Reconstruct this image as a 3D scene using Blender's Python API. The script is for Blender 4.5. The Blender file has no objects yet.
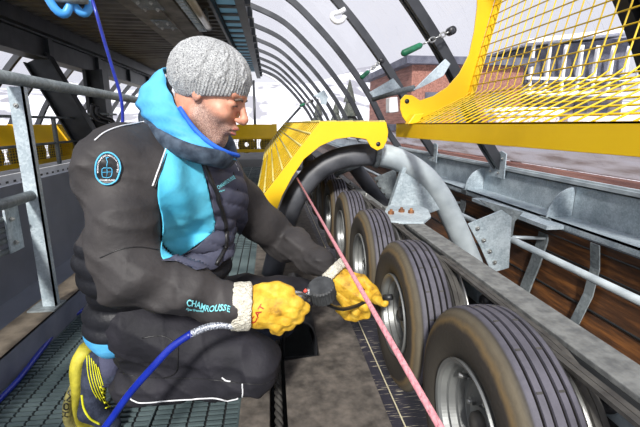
import bpy, bmesh, math, random
import numpy as np
from mathutils import Vector, Matrix, noise
from mathutils.bvhtree import BVHTree
random.seed(7)
PI=math.pi
scn=bpy.context.scene
COL=scn.collection
# ---------------------------------------------------------------- camera
FPX=400.0; CAMZ=0.95
YAW=math.radians(6.951); PITCH=math.radians(12.749)
cd=bpy.data.cameras.new('camera'); cam=bpy.data.objects.new('camera',cd); COL.objects.link(cam)
cam.location=(0,0,CAMZ); cam.rotation_euler=(PI/2-PITCH,0,-YAW)
cd.sensor_width=36; cd.lens=FPX/640*36; cd.clip_start=0.02; cd.clip_end=300
scn.camera=cam
_f=Vector((math.sin(YAW)*math.cos(PITCH),math.cos(YAW)*math.cos(PITCH),-math.sin(PITCH)))
_r=Vector((math.cos(YAW),-math.sin(YAW),0)); _u=_r.cross(_f)
_c=Vector((0,0,CAMZ))
def at(px,py,X=None,Y=None,Z=None):
    """world point on the plane X=, Y= or Z= seen at a photo pixel (used to take measurements)"""
    d=_r*((px-320)/FPX)-_u*((py-213.5)/FPX)+_f
    if X is not None: t=(X-_c.x)/d.x
    elif Y is not None: t=(Y-_c.y)/d.y
    else: t=(Z-_c.z)/d.z
    return _c+d*t
# ---------------------------------------------------------------- materials
def srgb(c):
    return tuple(((x/255)/12.92 if x/255<=0.04045 else ((x/255+0.055)/1.055)**2.4) for x in c)+(1,)
class NT:
    def __init__(s,name):
        s.m=bpy.data.materials.new(name); s.m.use_nodes=True; s.t=s.m.node_tree; s.n=s.t.nodes; s.l=s.t.links
        s.b=s.n['Principled BSDF']; s.out=s.n['Material Output']
    def add(s,typ,**kw):
        n=s.n.new(typ)
        for k,v in kw.items():
            if k.startswith('i_'): n.inputs[k[2:].replace('_',' ')].default_value=v
            else: setattr(n,k,v)
        return n
    def link(s,a,b): s.l.new(a,b)
def ramp(nt,src,stops):
    r=nt.add('ShaderNodeValToRGB'); e=r.color_ramp.elements
    while len(e)<len(stops): e.new(0.5)
    for i,(p,c) in enumerate(stops):
        e[i].position=p; e[i].color=srgb(c) if len(c)==3 else c
    nt.link(src,r.inputs[0]); return r.outputs[0]
def mat(name,c1,c2=None,rough=0.5,metal=0.0,scale=20,detail=4,bump=0.0,bscale=None,c3=None,stretch=None,coat=0,rvar=0.0,voro=False,spec=0.5,lo=.35,hi=.65):
    nt=NT(name); b=nt.b
    b.inputs['Roughness'].default_value=rough; b.inputs['Metallic'].default_value=metal
    b.inputs['Specular IOR Level'].default_value=spec
    if coat: b.inputs['Coat Weight'].default_value=coat
    tc=nt.add('ShaderNodeTexCoord'); mp=nt.add('ShaderNodeMapping'); nt.link(tc.outputs['Object'],mp.inputs[0])
    if stretch: mp.inputs['Scale'].default_value=stretch
    nz=nt.add('ShaderNodeTexNoise'); nz.inputs['Scale'].default_value=scale; nz.inputs['Detail'].default_value=detail
    nt.link(mp.outputs[0],nz.inputs['Vector']); src=nz.outputs['Fac']
    if voro:
        v=nt.add('ShaderNodeTexVoronoi'); v.inputs['Scale'].default_value=scale*12; nt.link(mp.outputs[0],v.inputs['Vector'])
        mx=nt.add('ShaderNodeMix'); mx.data_type='FLOAT'; mx.inputs[0].default_value=.22
        sep=nt.add('ShaderNodeSeparateColor'); nt.link(v.outputs['Color'],sep.inputs[0])
        nt.link(nz.outputs['Fac'],mx.inputs[2]); nt.link(sep.outputs[0],mx.inputs[3]); src=mx.outputs[0]
    st=[(lo,c1),(hi,c2 or c1)]
    if c3: st=[(lo,c1),((lo+hi)/2,c2),(hi,c3)]
    nt.link(ramp(nt,src,st),b.inputs['Base Color'])
    if rvar:
        mr=nt.add('ShaderNodeMapRange'); mr.inputs[3].default_value=rough-rvar; mr.inputs[4].default_value=rough+rvar
        nt.link(src,mr.inputs[0]); nt.link(mr.outputs[0],b.inputs['Roughness'])
    if bump:
        n2=nt.add('ShaderNodeTexNoise'); n2.inputs['Scale'].default_value=bscale or scale*3; n2.inputs['Detail'].default_value=5
        nt.link(mp.outputs[0],n2.inputs['Vector'])
        bp=nt.add('ShaderNodeBump'); bp.inputs['Strength'].default_value=bump; bp.inputs['Distance'].default_value=0.01
        nt.link(n2.outputs['Fac'],bp.inputs['Height']); nt.link(bp.outputs[0],b.inputs['Normal'])
    return nt.m
M={}
M['galv']=mat('galvanised_steel',(150,164,172),(190,202,208),rough=.45,metal=.15,scale=9,voro=True,bump=.05,rvar=.08)
M['galv_dull']=mat('dull_galvanised_steel',(104,112,116),(140,148,150),rough=.6,metal=.15,scale=6,voro=True,bump=.08)
M['galv_tube']=mat('galvanised_tube',(158,168,174),(192,202,206),rough=.34,metal=.15,scale=7,rvar=.08)
M['darksteel']=mat('dark_painted_steel',(44,48,52),(62,66,70),rough=.5,metal=.3,scale=5,bump=.05)
M['blacktube']=mat('dark_coated_tube',(60,62,68),(84,86,92),rough=.48,scale=12,bump=.04,rvar=.1)
M['rib']=mat('anthracite_aluminium',(50,52,56),(70,72,76),rough=.42,metal=.5,scale=4)
M['yellow']=mat('yellow_paint',(212,168,8),(232,188,14),rough=.45,scale=3,detail=8,c3=(238,196,22),bump=.02,lo=.2,hi=.7)
M['yellow_wire']=mat('yellow_coated_wire',(214,178,22),(232,198,40),rough=.45,scale=20)
M['yellow_mesh']=mat('shaded_yellow_mesh_sheet',(160,126,8),(190,152,14),rough=.5,scale=60)  # darker yellow paints in the sheet's shade and a dense mesh look
M['barwire']=mat('pale_guard_wire',(170,160,90),(206,192,120),rough=.45,scale=20)  # paler than the guard sheet and its cross wires
M['bolt']=mat('zinc_bolt',(150,152,150),(190,190,186),rough=.35,metal=.8,scale=40)
M['rustbolt']=mat('rusty_bolt',(104,66,44),(160,112,72),rough=.7,metal=.3,scale=60)
M['beamtop']=mat('weathered_steel_beam',(96,98,98),(130,132,130),rough=.72,metal=.15,scale=45,detail=9,bump=.15,bscale=90)
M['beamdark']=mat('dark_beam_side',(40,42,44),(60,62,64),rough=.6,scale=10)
M['plate']=mat('grimy_floor_plate',(70,66,62),(100,94,88),rough=.62,metal=.1,scale=26,detail=12,c3=(122,114,106),bump=.15,bscale=60,rvar=.12,lo=.3,hi=.72)
M['grating']=mat('galvanised_grating',(66,80,84),(104,120,122),rough=.5,metal=.3,scale=5,detail=6,bump=.05)
M['gratingbase']=mat('grating_underside',(22,26,28),(34,38,40),rough=.8,scale=10)
M['panel']=mat('grey_sheet_panel',(98,104,116),(122,128,140),rough=.55,metal=.2,scale=2.5,detail=9,bump=.04)
M['kerbtop']=mat('kerb_weathered_top',(84,76,66),(120,110,96),rough=.8,scale=14,detail=8,bump=.2)
M['kerb']=mat('kerb_face',(106,112,130),(134,140,156),rough=.6,metal=.2,scale=6,detail=8)
M['wood']=None
M['steelrim']=mat('grey_steel_rim',(112,114,114),(146,148,146),rough=.4,metal=.6,scale=8,detail=8,bump=.04,rvar=.1)
M['pulley']=mat('bare_steel_pulley',(150,150,150),(196,196,192),rough=.3,metal=.8,scale=20)
M['belt']=mat('v_belt_rubber',(54,52,50),(78,76,72),rough=.7,scale=30,bump=.1)
M['blackplastic']=mat('black_plastic',(30,31,34),(42,43,46),rough=.4,scale=10)
M['ceiling']=mat('corrugated_deck',(78,76,74),(110,108,104),rough=.6,metal=.3,scale=2,detail=6)
M['deckbeam']=mat('deck_beam',(98,94,88),(130,126,118),rough=.7,scale=6,detail=6)
M['skylight']=mat('translucent_roof_strip',(128,146,152),(160,176,180),rough=.4,scale=8)
_n=NT('translucent_roof_sheet'); _t=_n.add('ShaderNodeBsdfTranslucent'); _t.inputs[0].default_value=srgb((150,178,190)); _m=_n.add('ShaderNodeMixShader'); _m.inputs[0].default_value=.6
_n.b.inputs['Base Color'].default_value=srgb((130,150,160)); _n.link(_n.b.outputs[0],_m.inputs[1]); _n.link(_t.outputs[0],_m.inputs[2]); _n.link(_m.outputs[0],_n.out.inputs[0]); M['skylight']=_n.m
M['tray']=mat('white_perforated_tray',(206,208,210),(228,230,232),rough=.5,scale=6)
M['midfloor']=mat('dark_track_floor',(52,54,58),(82,84,88),rough=.7,scale=3,detail=8)
M['snow']=mat('snow',(222,226,236),(240,242,248),rough=.8,scale=.6,detail=8,bump=.2,bscale=2)
M['timber_red']=mat('red_brown_boards',(120,78,68),(164,116,100),rough=.8,scale=3,stretch=(6,.4,6),detail=8)
M['timber_grey']=mat('weathered_pale_boards',(150,134,128),(198,190,192),rough=.8,scale=3,stretch=(5,.5,5),detail=8,c3=(206,202,208))
M['roofdark']=mat('slate_roof',(70,72,86),(98,100,112),rough=.7,scale=4)
M['chalet']=mat('chalet_wall',(120,108,104),(160,150,146),rough=.8,scale=4)
M['whitepaint']=mat('white_paint',(226,228,230),(240,240,240),rough=.5,scale=5)
M['green']=mat('green_rubber_grip',(20,92,62),(30,116,80),rough=.5,scale=20)
M['bluehose']=mat('blue_hose',(16,36,140),(24,46,160),rough=.3,scale=20,coat=.3)
M['braid']=mat('silver_braid',(140,146,160),(220,224,232),rough=.35,metal=.6,scale=220,lo=.45,hi=.55)
M['pink']=mat('pink_rope',(192,122,132),(214,150,156),rough=.65,scale=160,bump=.2)
M['lightblue']=mat('light_blue_plastic',(60,146,226),(84,168,240),rough=.4,scale=10)
M['trees']=mat('dark_foliage',(60,66,60),(90,92,84),rough=.9,scale=6)
M['hill']=mat('snowy_wooded_hill',(150,150,158),(226,228,236),rough=.9,scale=.25,detail=10,c3=(236,238,244),lo=.4,hi=.56)
M['dusty']=mat('dusty_far_rubber',(92,86,60),(130,120,84),scale=8)
M['red']=mat('red_paint',(150,26,36),(180,36,44),rough=.5,scale=10)
def make_wood():
    nt=NT('brown_plywood'); b=nt.b; b.inputs['Roughness'].default_value=.5
    tc=nt.add('ShaderNodeTexCoord'); mp=nt.add('ShaderNodeMapping'); nt.link(tc.outputs['Object'],mp.inputs[0]); mp.inputs['Scale'].default_value=(14,1.2,14)
    nz=nt.add('ShaderNodeTexNoise',i_Scale=2.0,i_Detail=9.0,i_Roughness=.65); nt.link(mp.outputs[0],nz.inputs['Vector'])
    c=ramp(nt,nz.outputs['Fac'],[(.32,(42,27,17)),(.5,(80,51,30)),(.68,(134,86,44))])
    nt.link(c,b.inputs['Base Color'])
    bp=nt.add('ShaderNodeBump',i_Strength=.15,i_Distance=.01); nt.link(nz.outputs['Fac'],bp.inputs['Height']); nt.link(bp.outputs[0],b.inputs['Normal'])
    return nt.m
M['wood']=make_wood()
R_=.215
def make_rubber():
    # black tread, brown dusty shoulder at a band of radius (object space: wheel axis along X)
    nt=NT('dusty_tyre_rubber'); b=nt.b; b.inputs['Roughness'].default_value=.62; b.inputs['Specular IOR Level'].default_value=.35
    tc=nt.add('ShaderNodeTexCoord'); sp=nt.add('ShaderNodeSeparateXYZ'); nt.link(tc.outputs['Object'],sp.inputs[0])
    cb=nt.add('ShaderNodeCombineXYZ'); nt.link(sp.outputs[1],cb.inputs[1]); nt.link(sp.outputs[2],cb.inputs[2])
    ln=nt.add('ShaderNodeVectorMath',operation='LENGTH'); nt.link(cb.outputs[0],ln.inputs[0])
    nz=nt.add('ShaderNodeTexNoise',i_Scale=14.0,i_Detail=8.0,i_Roughness=.65); nt.link(tc.outputs['Object'],nz.inputs['Vector'])
    # radius + noise wobble
    m1=nt.add('ShaderNodeMath',operation='MULTIPLY_ADD'); nt.link(nz.outputs['Fac'],m1.inputs[0]); m1.inputs[1].default_value=.022; nt.link(ln.outputs['Value'],m1.inputs[2])
    mr=nt.add('ShaderNodeMapRange'); mr.inputs[1].default_value=.125; mr.inputs[2].default_value=.228; nt.link(m1.outputs[0],mr.inputs[0])
    side=ramp(nt,mr.outputs[0],[(0,(64,60,54)),(.3,(66,62,56)),(.62,(58,54,50)),(.72,(112,94,66)),(.80,(88,80,66)),(.9,(106,98,82)),(1,(84,78,70))])
    tread=ramp(nt,nz.outputs['Fac'],[(.3,(66,65,72)),(.7,(96,94,104))])
    # side only where local x is near the left face
    ms=nt.add('ShaderNodeMapRange'); ms.inputs[1].default_value=.010; ms.inputs[2].default_value=.020; nt.link(sp.outputs[0],ms.inputs[0])
    mx=nt.add('ShaderNodeMix',data_type='RGBA'); nt.link(ms.outputs[0],mx.inputs[0]); nt.link(side,mx.inputs[6]); nt.link(tread,mx.inputs[7])
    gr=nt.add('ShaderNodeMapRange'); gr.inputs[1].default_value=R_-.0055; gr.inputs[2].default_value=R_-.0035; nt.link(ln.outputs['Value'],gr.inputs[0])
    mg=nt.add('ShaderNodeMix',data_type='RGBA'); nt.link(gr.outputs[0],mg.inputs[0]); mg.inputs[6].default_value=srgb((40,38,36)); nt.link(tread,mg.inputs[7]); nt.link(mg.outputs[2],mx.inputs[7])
    nt.link(mx.outputs[2],b.inputs['Base Color'])
    n2=nt.add('ShaderNodeTexNoise',i_Scale=120.0,i_Detail=4.0); nt.link(tc.outputs['Object'],n2.inputs['Vector'])
    bp=nt.add('ShaderNodeBump',i_Strength=.2,i_Distance=.004); nt.link(n2.outputs['Fac'],bp.inputs['Height']); nt.link(bp.outputs[0],b.inputs['Normal'])
    return nt.m
M['rubber']=make_rubber()
def make_glass(name,tint,haze):
    nt=NT(name); nt.n.remove(nt.b)
    tr=nt.add('ShaderNodeBsdfTransparent'); tr.inputs[0].default_value=tint
    gl=nt.add('ShaderNodeBsdfGlossy'); gl.inputs['Roughness'].default_value=.05
    df=nt.add('ShaderNodeBsdfDiffuse'); df.inputs[0].default_value=(.8,.8,.85,1)
    tc=nt.add('ShaderNodeTexCoord'); mp=nt.add('ShaderNodeMapping'); nt.link(tc.outputs['Object'],mp.inputs[0]); mp.inputs['Rotation'].default_value=(.5,0,0); mp.inputs['Scale'].default_value=(2,30,2)
    nz=nt.add('ShaderNodeTexNoise',i_Scale=4.0,i_Detail=6.0); nt.link(mp.outputs[0],nz.inputs['Vector'])
    r=ramp(nt,nz.outputs['Fac'],[(.60,(0,0,0)),(.74,(120,120,120))])
    ad=nt.add('ShaderNodeMath',operation='ADD'); nt.link(r,ad.inputs[0]); ad.inputs[1].default_value=haze
    m1=nt.add('ShaderNodeMixShader'); nt.link(ad.outputs[0],m1.inputs[0]); nt.link(tr.outputs[0],m1.inputs[1]); nt.link(df.outputs[0],m1.inputs[2])
    m2=nt.add('ShaderNodeMixShader'); m2.inputs[0].default_value=.035; nt.link(m1.outputs[0],m2.inputs[1]); nt.link(gl.outputs[0],m2.inputs[2])
    nt.link(m2.outputs[0],nt.out.inputs[0]); return nt.m
M['glass']=make_glass('scratched_clear_sheet',(.96,.96,.985,1),.03)
# ---------------------------------------------------------------- mesh builder
class MB:
    def __init__(s): s.v=[]; s.f=[]; s.mi=[]; s.sm=[]; s.cur=0
    def add(s,vs,fs,smooth=False):
        o=len(s.v); s.v+= [tuple(v) for v in vs]; s.f+=[tuple(i+o for i in f) for f in fs]
        s.mi+=[s.cur]*len(fs); s.sm+=[smooth]*len(fs); return s
    def box(s,a,b,mtx=None):
        x0,y0,z0=a; x1,y1,z1=b
        vs=[Vector(p) for p in ((x0,y0,z0),(x1,y0,z0),(x1,y1,z0),(x0,y1,z0),(x0,y0,z1),(x1,y0,z1),(x1,y1,z1),(x0,y1,z1))]
        if mtx: vs=[mtx@v for v in vs]
        return s.add(vs,[(0,3,2,1),(4,5,6,7),(0,1,5,4),(1,2,6,5),(2,3,7,6),(3,0,4,7)])
    def prism(s,pts,y0,y1,axis='Y',smooth=False):
        """polygon extruded along an axis; pts are (x,z) for Y, (y,z) for X, (x,y) for Z"""
        n=len(pts)
        def mk(p,t): return (p[0],t,p[1]) if axis=='Y' else ((t,p[0],p[1]) if axis=='X' else (p[0],p[1],t))
        vs=[mk(p,y0) for p in pts]+[mk(p,y1) for p in pts]
        fs=[(i,(i+1)%n,(i+1)%n+n,i+n) for i in range(n)]
        s.add(vs,fs,smooth); o=len(s.v)-2*n
        s.f+=[tuple(o+i for i in range(n-1,-1,-1)),tuple(o+n+i for i in range(n))]; s.mi+=[s.cur]*2; s.sm+=[False]*2
        return s
    def tube(s,path,r,seg=10,cap=True,closed=False,flat=None):
        pts=[Vector(p) for p in path]; n=len(pts)
        rs=r if isinstance(r,(list,tuple)) else [r]*n
        rings=[]; up=None
        for i in range(n):
            if closed: t=(pts[(i+1)%n]-pts[i-1])
            else: t=(pts[min(i+1,n-1)]-pts[max(i-1,0)])
            t.normalize()
            if up is None:
                up=Vector((0,0,1)) if abs(t.z)<.9 else Vector((1,0,0))
            a=(up-t*up.dot(t)).normalized(); b=t.cross(a); up=a
            rings.append([pts[i]+(a*math.cos(2*PI*k/seg)*(flat or 1)+b*math.sin(2*PI*k/seg))*rs[i] for k in range(seg)])
        vs=[v for rg in rings for v in rg]; fs=[]
        for i in range(n if closed else n-1):
            j=(i+1)%n
            for k in range(seg): fs.append((i*seg+k,i*seg+(k+1)%seg,j*seg+(k+1)%seg,j*seg+k))
        if cap and not closed:
            fs.append(tuple(range(seg-1,-1,-1))); fs.append(tuple((n-1)*seg+k for k in range(seg)))
        return s.add(vs,fs,True)
    def cyl(s,a,b,r,seg=16): return s.tube([a,b],r,seg)
    def lathe(s,prof,seg=48,axis='X',center=(0,0,0),smooth=True):
        """prof: list of (along, radius)"""
        c=Vector(center); vs=[]
        for (h,r) in prof:
            for k in range(seg):
                a=2*PI*k/seg; ca,sa=math.cos(a)*r,math.sin(a)*r
                vs.append(c+Vector({'X':(h,ca,sa),'Y':(ca,h,sa),'Z':(ca,sa,h)}[axis]))
        fs=[(i*seg+k,i*seg+(k+1)%seg,(i+1)*seg+(k+1)%seg,(i+1)*seg+k) for i in range(len(prof)-1) for k in range(seg)]
        return s.add(vs,fs,smooth)
    def build(s,name,mats,parent=None,bevel=0,recalc=True):
        me=bpy.data.meshes.new(name); me.from_pydata(s.v,[],s.f)
        if not isinstance(mats,(list,tuple)): mats=[mats]
        for m in mats: me.materials.append(m)
        me.polygons.foreach_set('material_index',s.mi); me.polygons.foreach_set('use_smooth',s.sm)
        if recalc:
            bm=bmesh.new(); bm.from_mesh(me); bmesh.ops.recalc_face_normals(bm,faces=bm.faces); bm.to_mesh(me); bm.free()
        me.update()
        o=bpy.data.objects.new(name,me); COL.objects.link(o)
        if parent: o.parent=parent
        if bevel:
            bv=o.modifiers.new('bevel','BEVEL'); bv.width=bevel; bv.segments=2; bv.limit_method='ANGLE'; bv.angle_limit=math.radians(40)
        return o
def tag(o,label,cat,group=None,kind=None):
    if label: o['label']=label
    if cat: o['category']=cat
    if group: o['group']=group
    if kind: o['kind']=kind
    return o
def struct(o,label=None,cat=None):
    o['kind']='structure'
    if label: o['label']=label
    if cat: o['category']=cat
    return o
def empty(name,loc,label,cat,group=None):
    o=bpy.data.objects.new(name,None); o.empty_display_size=.05; COL.objects.link(o); o.location=loc
    return tag(o,label,cat,group)
def rebase(root):
    """children were modelled in world coordinates: keep them there under the moved empty"""
    bpy.context.view_layer.update()
    for c in root.children: c.matrix_parent_inverse=Matrix.Translation(-root.location)
def copy_tree(o,parent=None):
    c=o.copy(); COL.objects.link(c)
    if parent: c.parent=parent
    for ch in [x for x in KIDS.get(o.name,[])]: copy_tree(ch,c)
    return c
KIDS={}
def index_kids(root):
    for x in [root]+list(root.children_recursive): KIDS[x.name]=list(x.children)
def arc(cx,cz,r,a0,a1,n):
    return [(cx+r*math.cos(math.radians(a0+(a1-a0)*i/n)),cz+r*math.sin(math.radians(a0+(a1-a0)*i/n))) for i in range(n+1)]
def spline(pts,n=8):
    """catmull-rom through points"""
    P=[Vector(p) for p in pts]; P=[P[0]*2-P[1]]+P+[P[-1]*2-P[-2]]; out=[]
    for i in range(1,len(P)-2):
        for k in range(n):
            t=k/n; p0,p1,p2,p3=P[i-1:i+3]
            out.append(.5*((2*p1)+(p2-p0)*t+(2*p0-5*p1+4*p2-p3)*t*t+(3*p1-p0-3*p2+p3)*t**3))
    out.append(P[-2]); return out
def hexbolt(mb,c,axis,r=.009,h=.008):
    c=Vector(c); ax=Vector(axis).normalized(); u=ax.orthogonal().normalized(); w=ax.cross(u)
    vs=[c+(u*math.cos(k*PI/3)+w*math.sin(k*PI/3))*r+ax*t for t in (0,h) for k in range(6)]
    mb.add(vs,[(k,(k+1)%6,(k+1)%6+6,k+6) for k in range(6)]+[tuple(range(6,12)),tuple(range(5,-1,-1))])
    mb.tube([c,c+ax*h*1.7],r*.5,8)

# ================================================================ SETTING
# walkway grating: raised serrated tabs on a dark base
mb=MB(); mb.box((-.99,-1.2,-.06),(-.125,11.0,-.008))
mb.cur=1
y=-.8; row=0
while y<9:
    x=-.985+(.0 if row%2 else .0)
    while x<-.14:
        mb.box((x,y,-.010),(x+.050,y+.011,.0)); 
        x+=.058
    row+=1; y+=.0235 if y<3 else .047
for xx in (-.985,-.70,-.415,-.13): mb.box((xx-.003,-1.2,-.01),(xx+.003,9,.003))
struct(mb.build('floor',[M['gratingbase'],M['grating']]),'grey green steel grating walkway with serrated tabs under the kneeling man')
# strips and plates beside the walkway
mb=MB(); mb.box((-.12,-1.0,-.06),(-.025,9.0,.055))
tag(mb.build('walkway_edge_beam',M['plate'],bevel=.003),'narrow worn grey steel strip under the kneeling knee at the grating edge','steel strip')
mb=MB()
mb.prism([(.03,-1.0),(.335,-1.0),(.345,2.2),(.345,9.0),(.03,9.0),(.03,2.05),(.175,2.02),(.17,1.40),(.03,1.38)],.035,.06,'Z')
tag(mb.build('cover_plate',M['plate'],bevel=.002),'grimy grey steel cover plate with a cut out between the man and the wheels','floor plate')
# wheel pit floor + white streaked strip
mb=MB(); mb.box((-.13,-1.2,-.35),(1.75,10,-.30)); mb.box((-.125,-1.2,-.30),(-.115,9,-.05)); 
struct(mb.build('floor_pit',M['gratingbase']),'dark pit floor below the row of wheels')
def make_streak():
    nt=NT('streaked_track'); b=nt.b; b.inputs['Roughness'].default_value=.5
    tc=nt.add('ShaderNodeTexCoord'); mp=nt.add('ShaderNodeMapping'); nt.link(tc.outputs['Object'],mp.inputs[0]); mp.inputs['Scale'].default_value=(5,60,5)
    nz=nt.add('ShaderNodeTexNoise',i_Scale=3.0,i_Detail=6.0); nt.link(mp.outputs[0],nz.inputs['Vector'])
    c=ramp(nt,nz.outputs['Fac'],[(.50,(46,44,54)),(.60,(64,60,68)),(.66,(196,186,160))]); nt.link(c,b.inputs['Base Color']); return nt.m  # stretched noise gives a dark bed with pale streaks
mb=MB(); mb.box((.352,-.9,-.02),(.50,9,.01)); mb.cur=1; mb.box((.398,-.9,.01),(.402,9,.013))
tag(mb.build('track_bed',[make_streak(),mat('pale_line',(206,196,160),(230,222,190),scale=60)]),'dark track bed with pale streaks under the wheels','track bed')
# kerb and grey side panel on the left
mb=MB(); mb.box((-1.0,-1.2,-.02),(-.992,11,.12)); mb.cur=1; mb.box((-1.12,-1.2,.112),(-.992,11,.122))
struct(mb.build('baseboard_left',[M['kerb'],M['kerbtop']]),'bluish grey kerb with a weathered brown top left of the walkway')
mb=MB(); mb.box((-1.33,-1.2,-.05),(-1.30,11,.645)); mb.box((-1.31,-1.2,.02),(-1.12,11,.10))
for yy in (.7,3.1,5.5): mb.box((-1.303,yy,.0),(-1.297,yy+.03,.645))
struct(mb.build('wall_left',M['panel']),'low blue grey sheet panel behind the handrail on the left')
# lower floor of the other lane
mb=MB(); mb.box((-6.6,-2,-.1),(-1.32,16,-.02)); mb.box((-1.32,9.0,-.1),(2.0,16,-.02))
struct(mb.build('floor_far',M['midfloor']),'dark grey floor of the far lane')

# ---- ceiling: corrugated deck
mb=MB(); prof=[]; y=2.4; 
while y<13.2:
    prof+=[(y,2.50),(y+.10,2.50),(y+.12,2.455),(y+.20,2.455),(y+.22,2.50)]; y+=.24
vs=[];fs=[]
for (yy,z) in prof: vs+=[(-4.2,yy,z),(-.66,yy,z),(-4.2,yy,z+.06),(-.66,yy,z+.06)]
for i in range(len(prof)-1):
    a=i*4; fs+=[(a,a+1,a+5,a+4),(a+2,a+6,a+7,a+3)]
mb.add(vs,fs)
ceil=struct(mb.build('ceiling',M['ceiling'],recalc=False),'dark corrugated deck with ridges running across overhead')
# lighter roof strips near the right edge
mb=MB()
y=2.6
while y<13:
    mb.box((-.66,y,2.487),(-.33,y+.13,2.50)); y+=.42
mb.build('roof_bar',M['ceiling'],parent=ceil); mb=MB(); mb.box((-.66,2.4,2.50),(-.25,13.2,2.52)); mb.build('roof_strip',M['skylight'],parent=ceil)
def ibeam_y(mb,x0,x1,z0,z1,y0,y1,t=.02,web=None):
    mb.box((x0,y0,z0),(x1,y1,z0+t)); mb.box((x0,y0,z1-t),(x1,y1,z1)); xm=web if web is not None else (x0+x1)/2; mb.box((xm-.01,y0,z0+t),(xm+.01,y1,z1-t))
mb=MB(); ibeam_y(mb,-3.7,-3.42,1.93,2.27,2.4,13.1,.025,-3.50)
for yy in (3.4,5.3,7.2,9.1,11.0,12.6): mb.box((-3.62,yy,1.95),(-3.43,yy+.14,2.25))
mb.box((-3.75,2.4,2.27),(-3.3,13.1,2.46))
struct(mb.build('trim_1',M['darksteel']),'dark steel edge beam carrying the deck on the left')
mb=MB(); mb.box((-1.66,2.4,2.28),(-1.04,13,2.30)); mb.box((-1.40,2.4,2.30),(-1.36,13,2.45)); mb.box((-1.66,2.4,2.30),(-1.63,13,2.36)); mb.box((-1.07,2.4,2.30),(-1.04,13,2.36)); mb.box((-1.30,2.4,2.262),(-1.26,13,2.28))
struct(mb.build('trim_2',M['deckbeam']),'wide brownish grey deck beam above the man')
mb=MB(); mb.box((-.33,2.4,2.28),(-.25,13,2.50)); mb.box((-.36,2.4,2.28),(-.33,13,2.31)); mb.box((-.70,2.4,2.36),(-.66,13,2.46))
for k in range(18):
    yy=2.9+.57*k
    mb.box((-.25,yy-.05,2.30),(-.19,yy+.05,2.42))
struct(mb.build('trim_3',M['darksteel']),'dark steel channel along the right edge of the deck')
# splice plates with bolts on deck beam
for (p,lab) in (((165,26),'grey bolted splice plate on the deck beam close above the knit hat'),((148,6),'grey bolted splice plate at the top edge left of the lamp tube')):
    q=at(*p,Z=2.25); r=empty('splice_plate',(q.x,q.y,2.2605),lab,'bracket')
    mb=MB(); mb.box((-.13,-.22,0),(.13,.22,.02)); mb.build('plate',M['galv_dull'],r,bevel=.004)
    for sx in (-.07,.07):
        for sy in (-.14,.14):
            mb=MB(); hexbolt(mb,(sx,sy,0),(0,0,-1),.024,.02); mb.build('bolt',M['bolt'],r)
# tube lamp under deck
r=empty('tube_lamp',(-.82,5.55,2.26),'beige tube lamp fixed under the deck above the hat','lamp')
mb=MB(); mb.cyl((0,-.75,0),(0,.62,0),.045,16); mb.build('tube',mat('beige_tube',(150,140,120),(170,160,140),rough=.35),r)
mb=MB(); mb.cyl((0,.62,0),(0,.66,0),.05,16); mb.build('end_cap',M['galv_dull'],r)
for yy in (-.6,.5):
    mb=MB(); mb.box((-.02,yy,.03),(.02,yy+.05,.21)); mb.build('hanger',M['galv_dull'],r)
# zigzag cable tray
mb=MB()
y=4.0
while y<6.4:
    mb.box((-.98,y,2.24),(-.90,y+.05,2.27)); y+=.13
mb.box((-.99,3.9,2.26),(-.975,6.5,2.30)); mb.box((-.905,3.9,2.26),(-.89,6.5,2.47)); mb.box((-.99,3.9,2.30),(-.985,6.5,2.47))
tag(mb.build('cable_tray',M['galv']),'toothed galvanised cable tray under the deck beside the beige tube lamp','cable tray')

# ---- curved glazed walls
RIBP=spline([(-.75,2.94,0),(-.3,2.82,0),(.25,2.58,0),(.72,2.17,0),(1.10,1.75,0),(1.42,1.32,0),(1.68,.86,0),(1.90,.56,0)],6)
RIBP=[(p.x+.035,p.y+.035) for p in RIBP]
def offset(prof,d):
    out=[]
    for i,(x,z) in enumerate(prof):
        a=prof[max(i-1,0)]; b=prof[min(i+1,len(prof)-1)]
        t=Vector((b[0]-a[0],b[1]-a[1])).normalized(); out.append((x-t.y*d,z+t.x*d))
    return out
def mirror(prof,c): return [(2*c-x,z) for x,z in prof]
def rib_mesh(prof,y,w,d,flip=1):
    mb=MB()
    a=offset(prof,0); b=offset(prof,-d*flip)
    n=len(prof)
    def strip(a,b,y0,y1):
        poly=a+b[::-1]; vs=[(p[0],y0,p[1]) for p in poly]+[(p[0],y1,p[1]) for p in poly]; m=len(poly)
        fs=[(i,(i+1)%m,(i+1)%m+m,i+m) for i in range(m)]
        for i in range(n-1):
            fs.append((i,i+1,m-2-i,m-1-i)); fs.append((i+m,m-1-i+m,m-2-i+m,i+1+m))
        mb.add(vs,fs)
    strip(a,b,y-w/2,y-w*.12); strip(a,b,y+w*.12,y+w/2); strip(offset(prof,-d*.25*flip),offset(prof,-d*.7*flip),y-w*.2,y+w*.2)
    return mb
SP=1.35; wn=0
# right side: window_<n> = one curved clear sheet with its rib
RY=[-.35,1.40]+[1.78+SP*k for k in range(1,11)]
for k in range(0,11):
    y=RY[k]; wn+=1
    gp=offset(RIBP,.02); y1=RY[k+1]
    mb=MB(); vs=[(p[0],y,p[1]) for p in gp]+[(p[0],y1,p[1]) for p in gp]; n=len(gp)
    mb.add(vs,[(i,i+1,i+1+n,i+n) for i in range(n-1)],True)
    w=struct(mb.build('window_%d'%wn,M['glass'],recalc=False),'clear curved roof sheet number counted from the camera side of the right glazed wall')
    w['label']='clear curved sheet of the right glazed wall'; w['group']='clear sheets of the right glazed wall'
    wd=.16 if k==1 else (.11 if k==2 else .075)
    rib_mesh(RIBP,y,wd,.075 if k!=1 else .13).build('rib',M['rib'],w)
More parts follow.
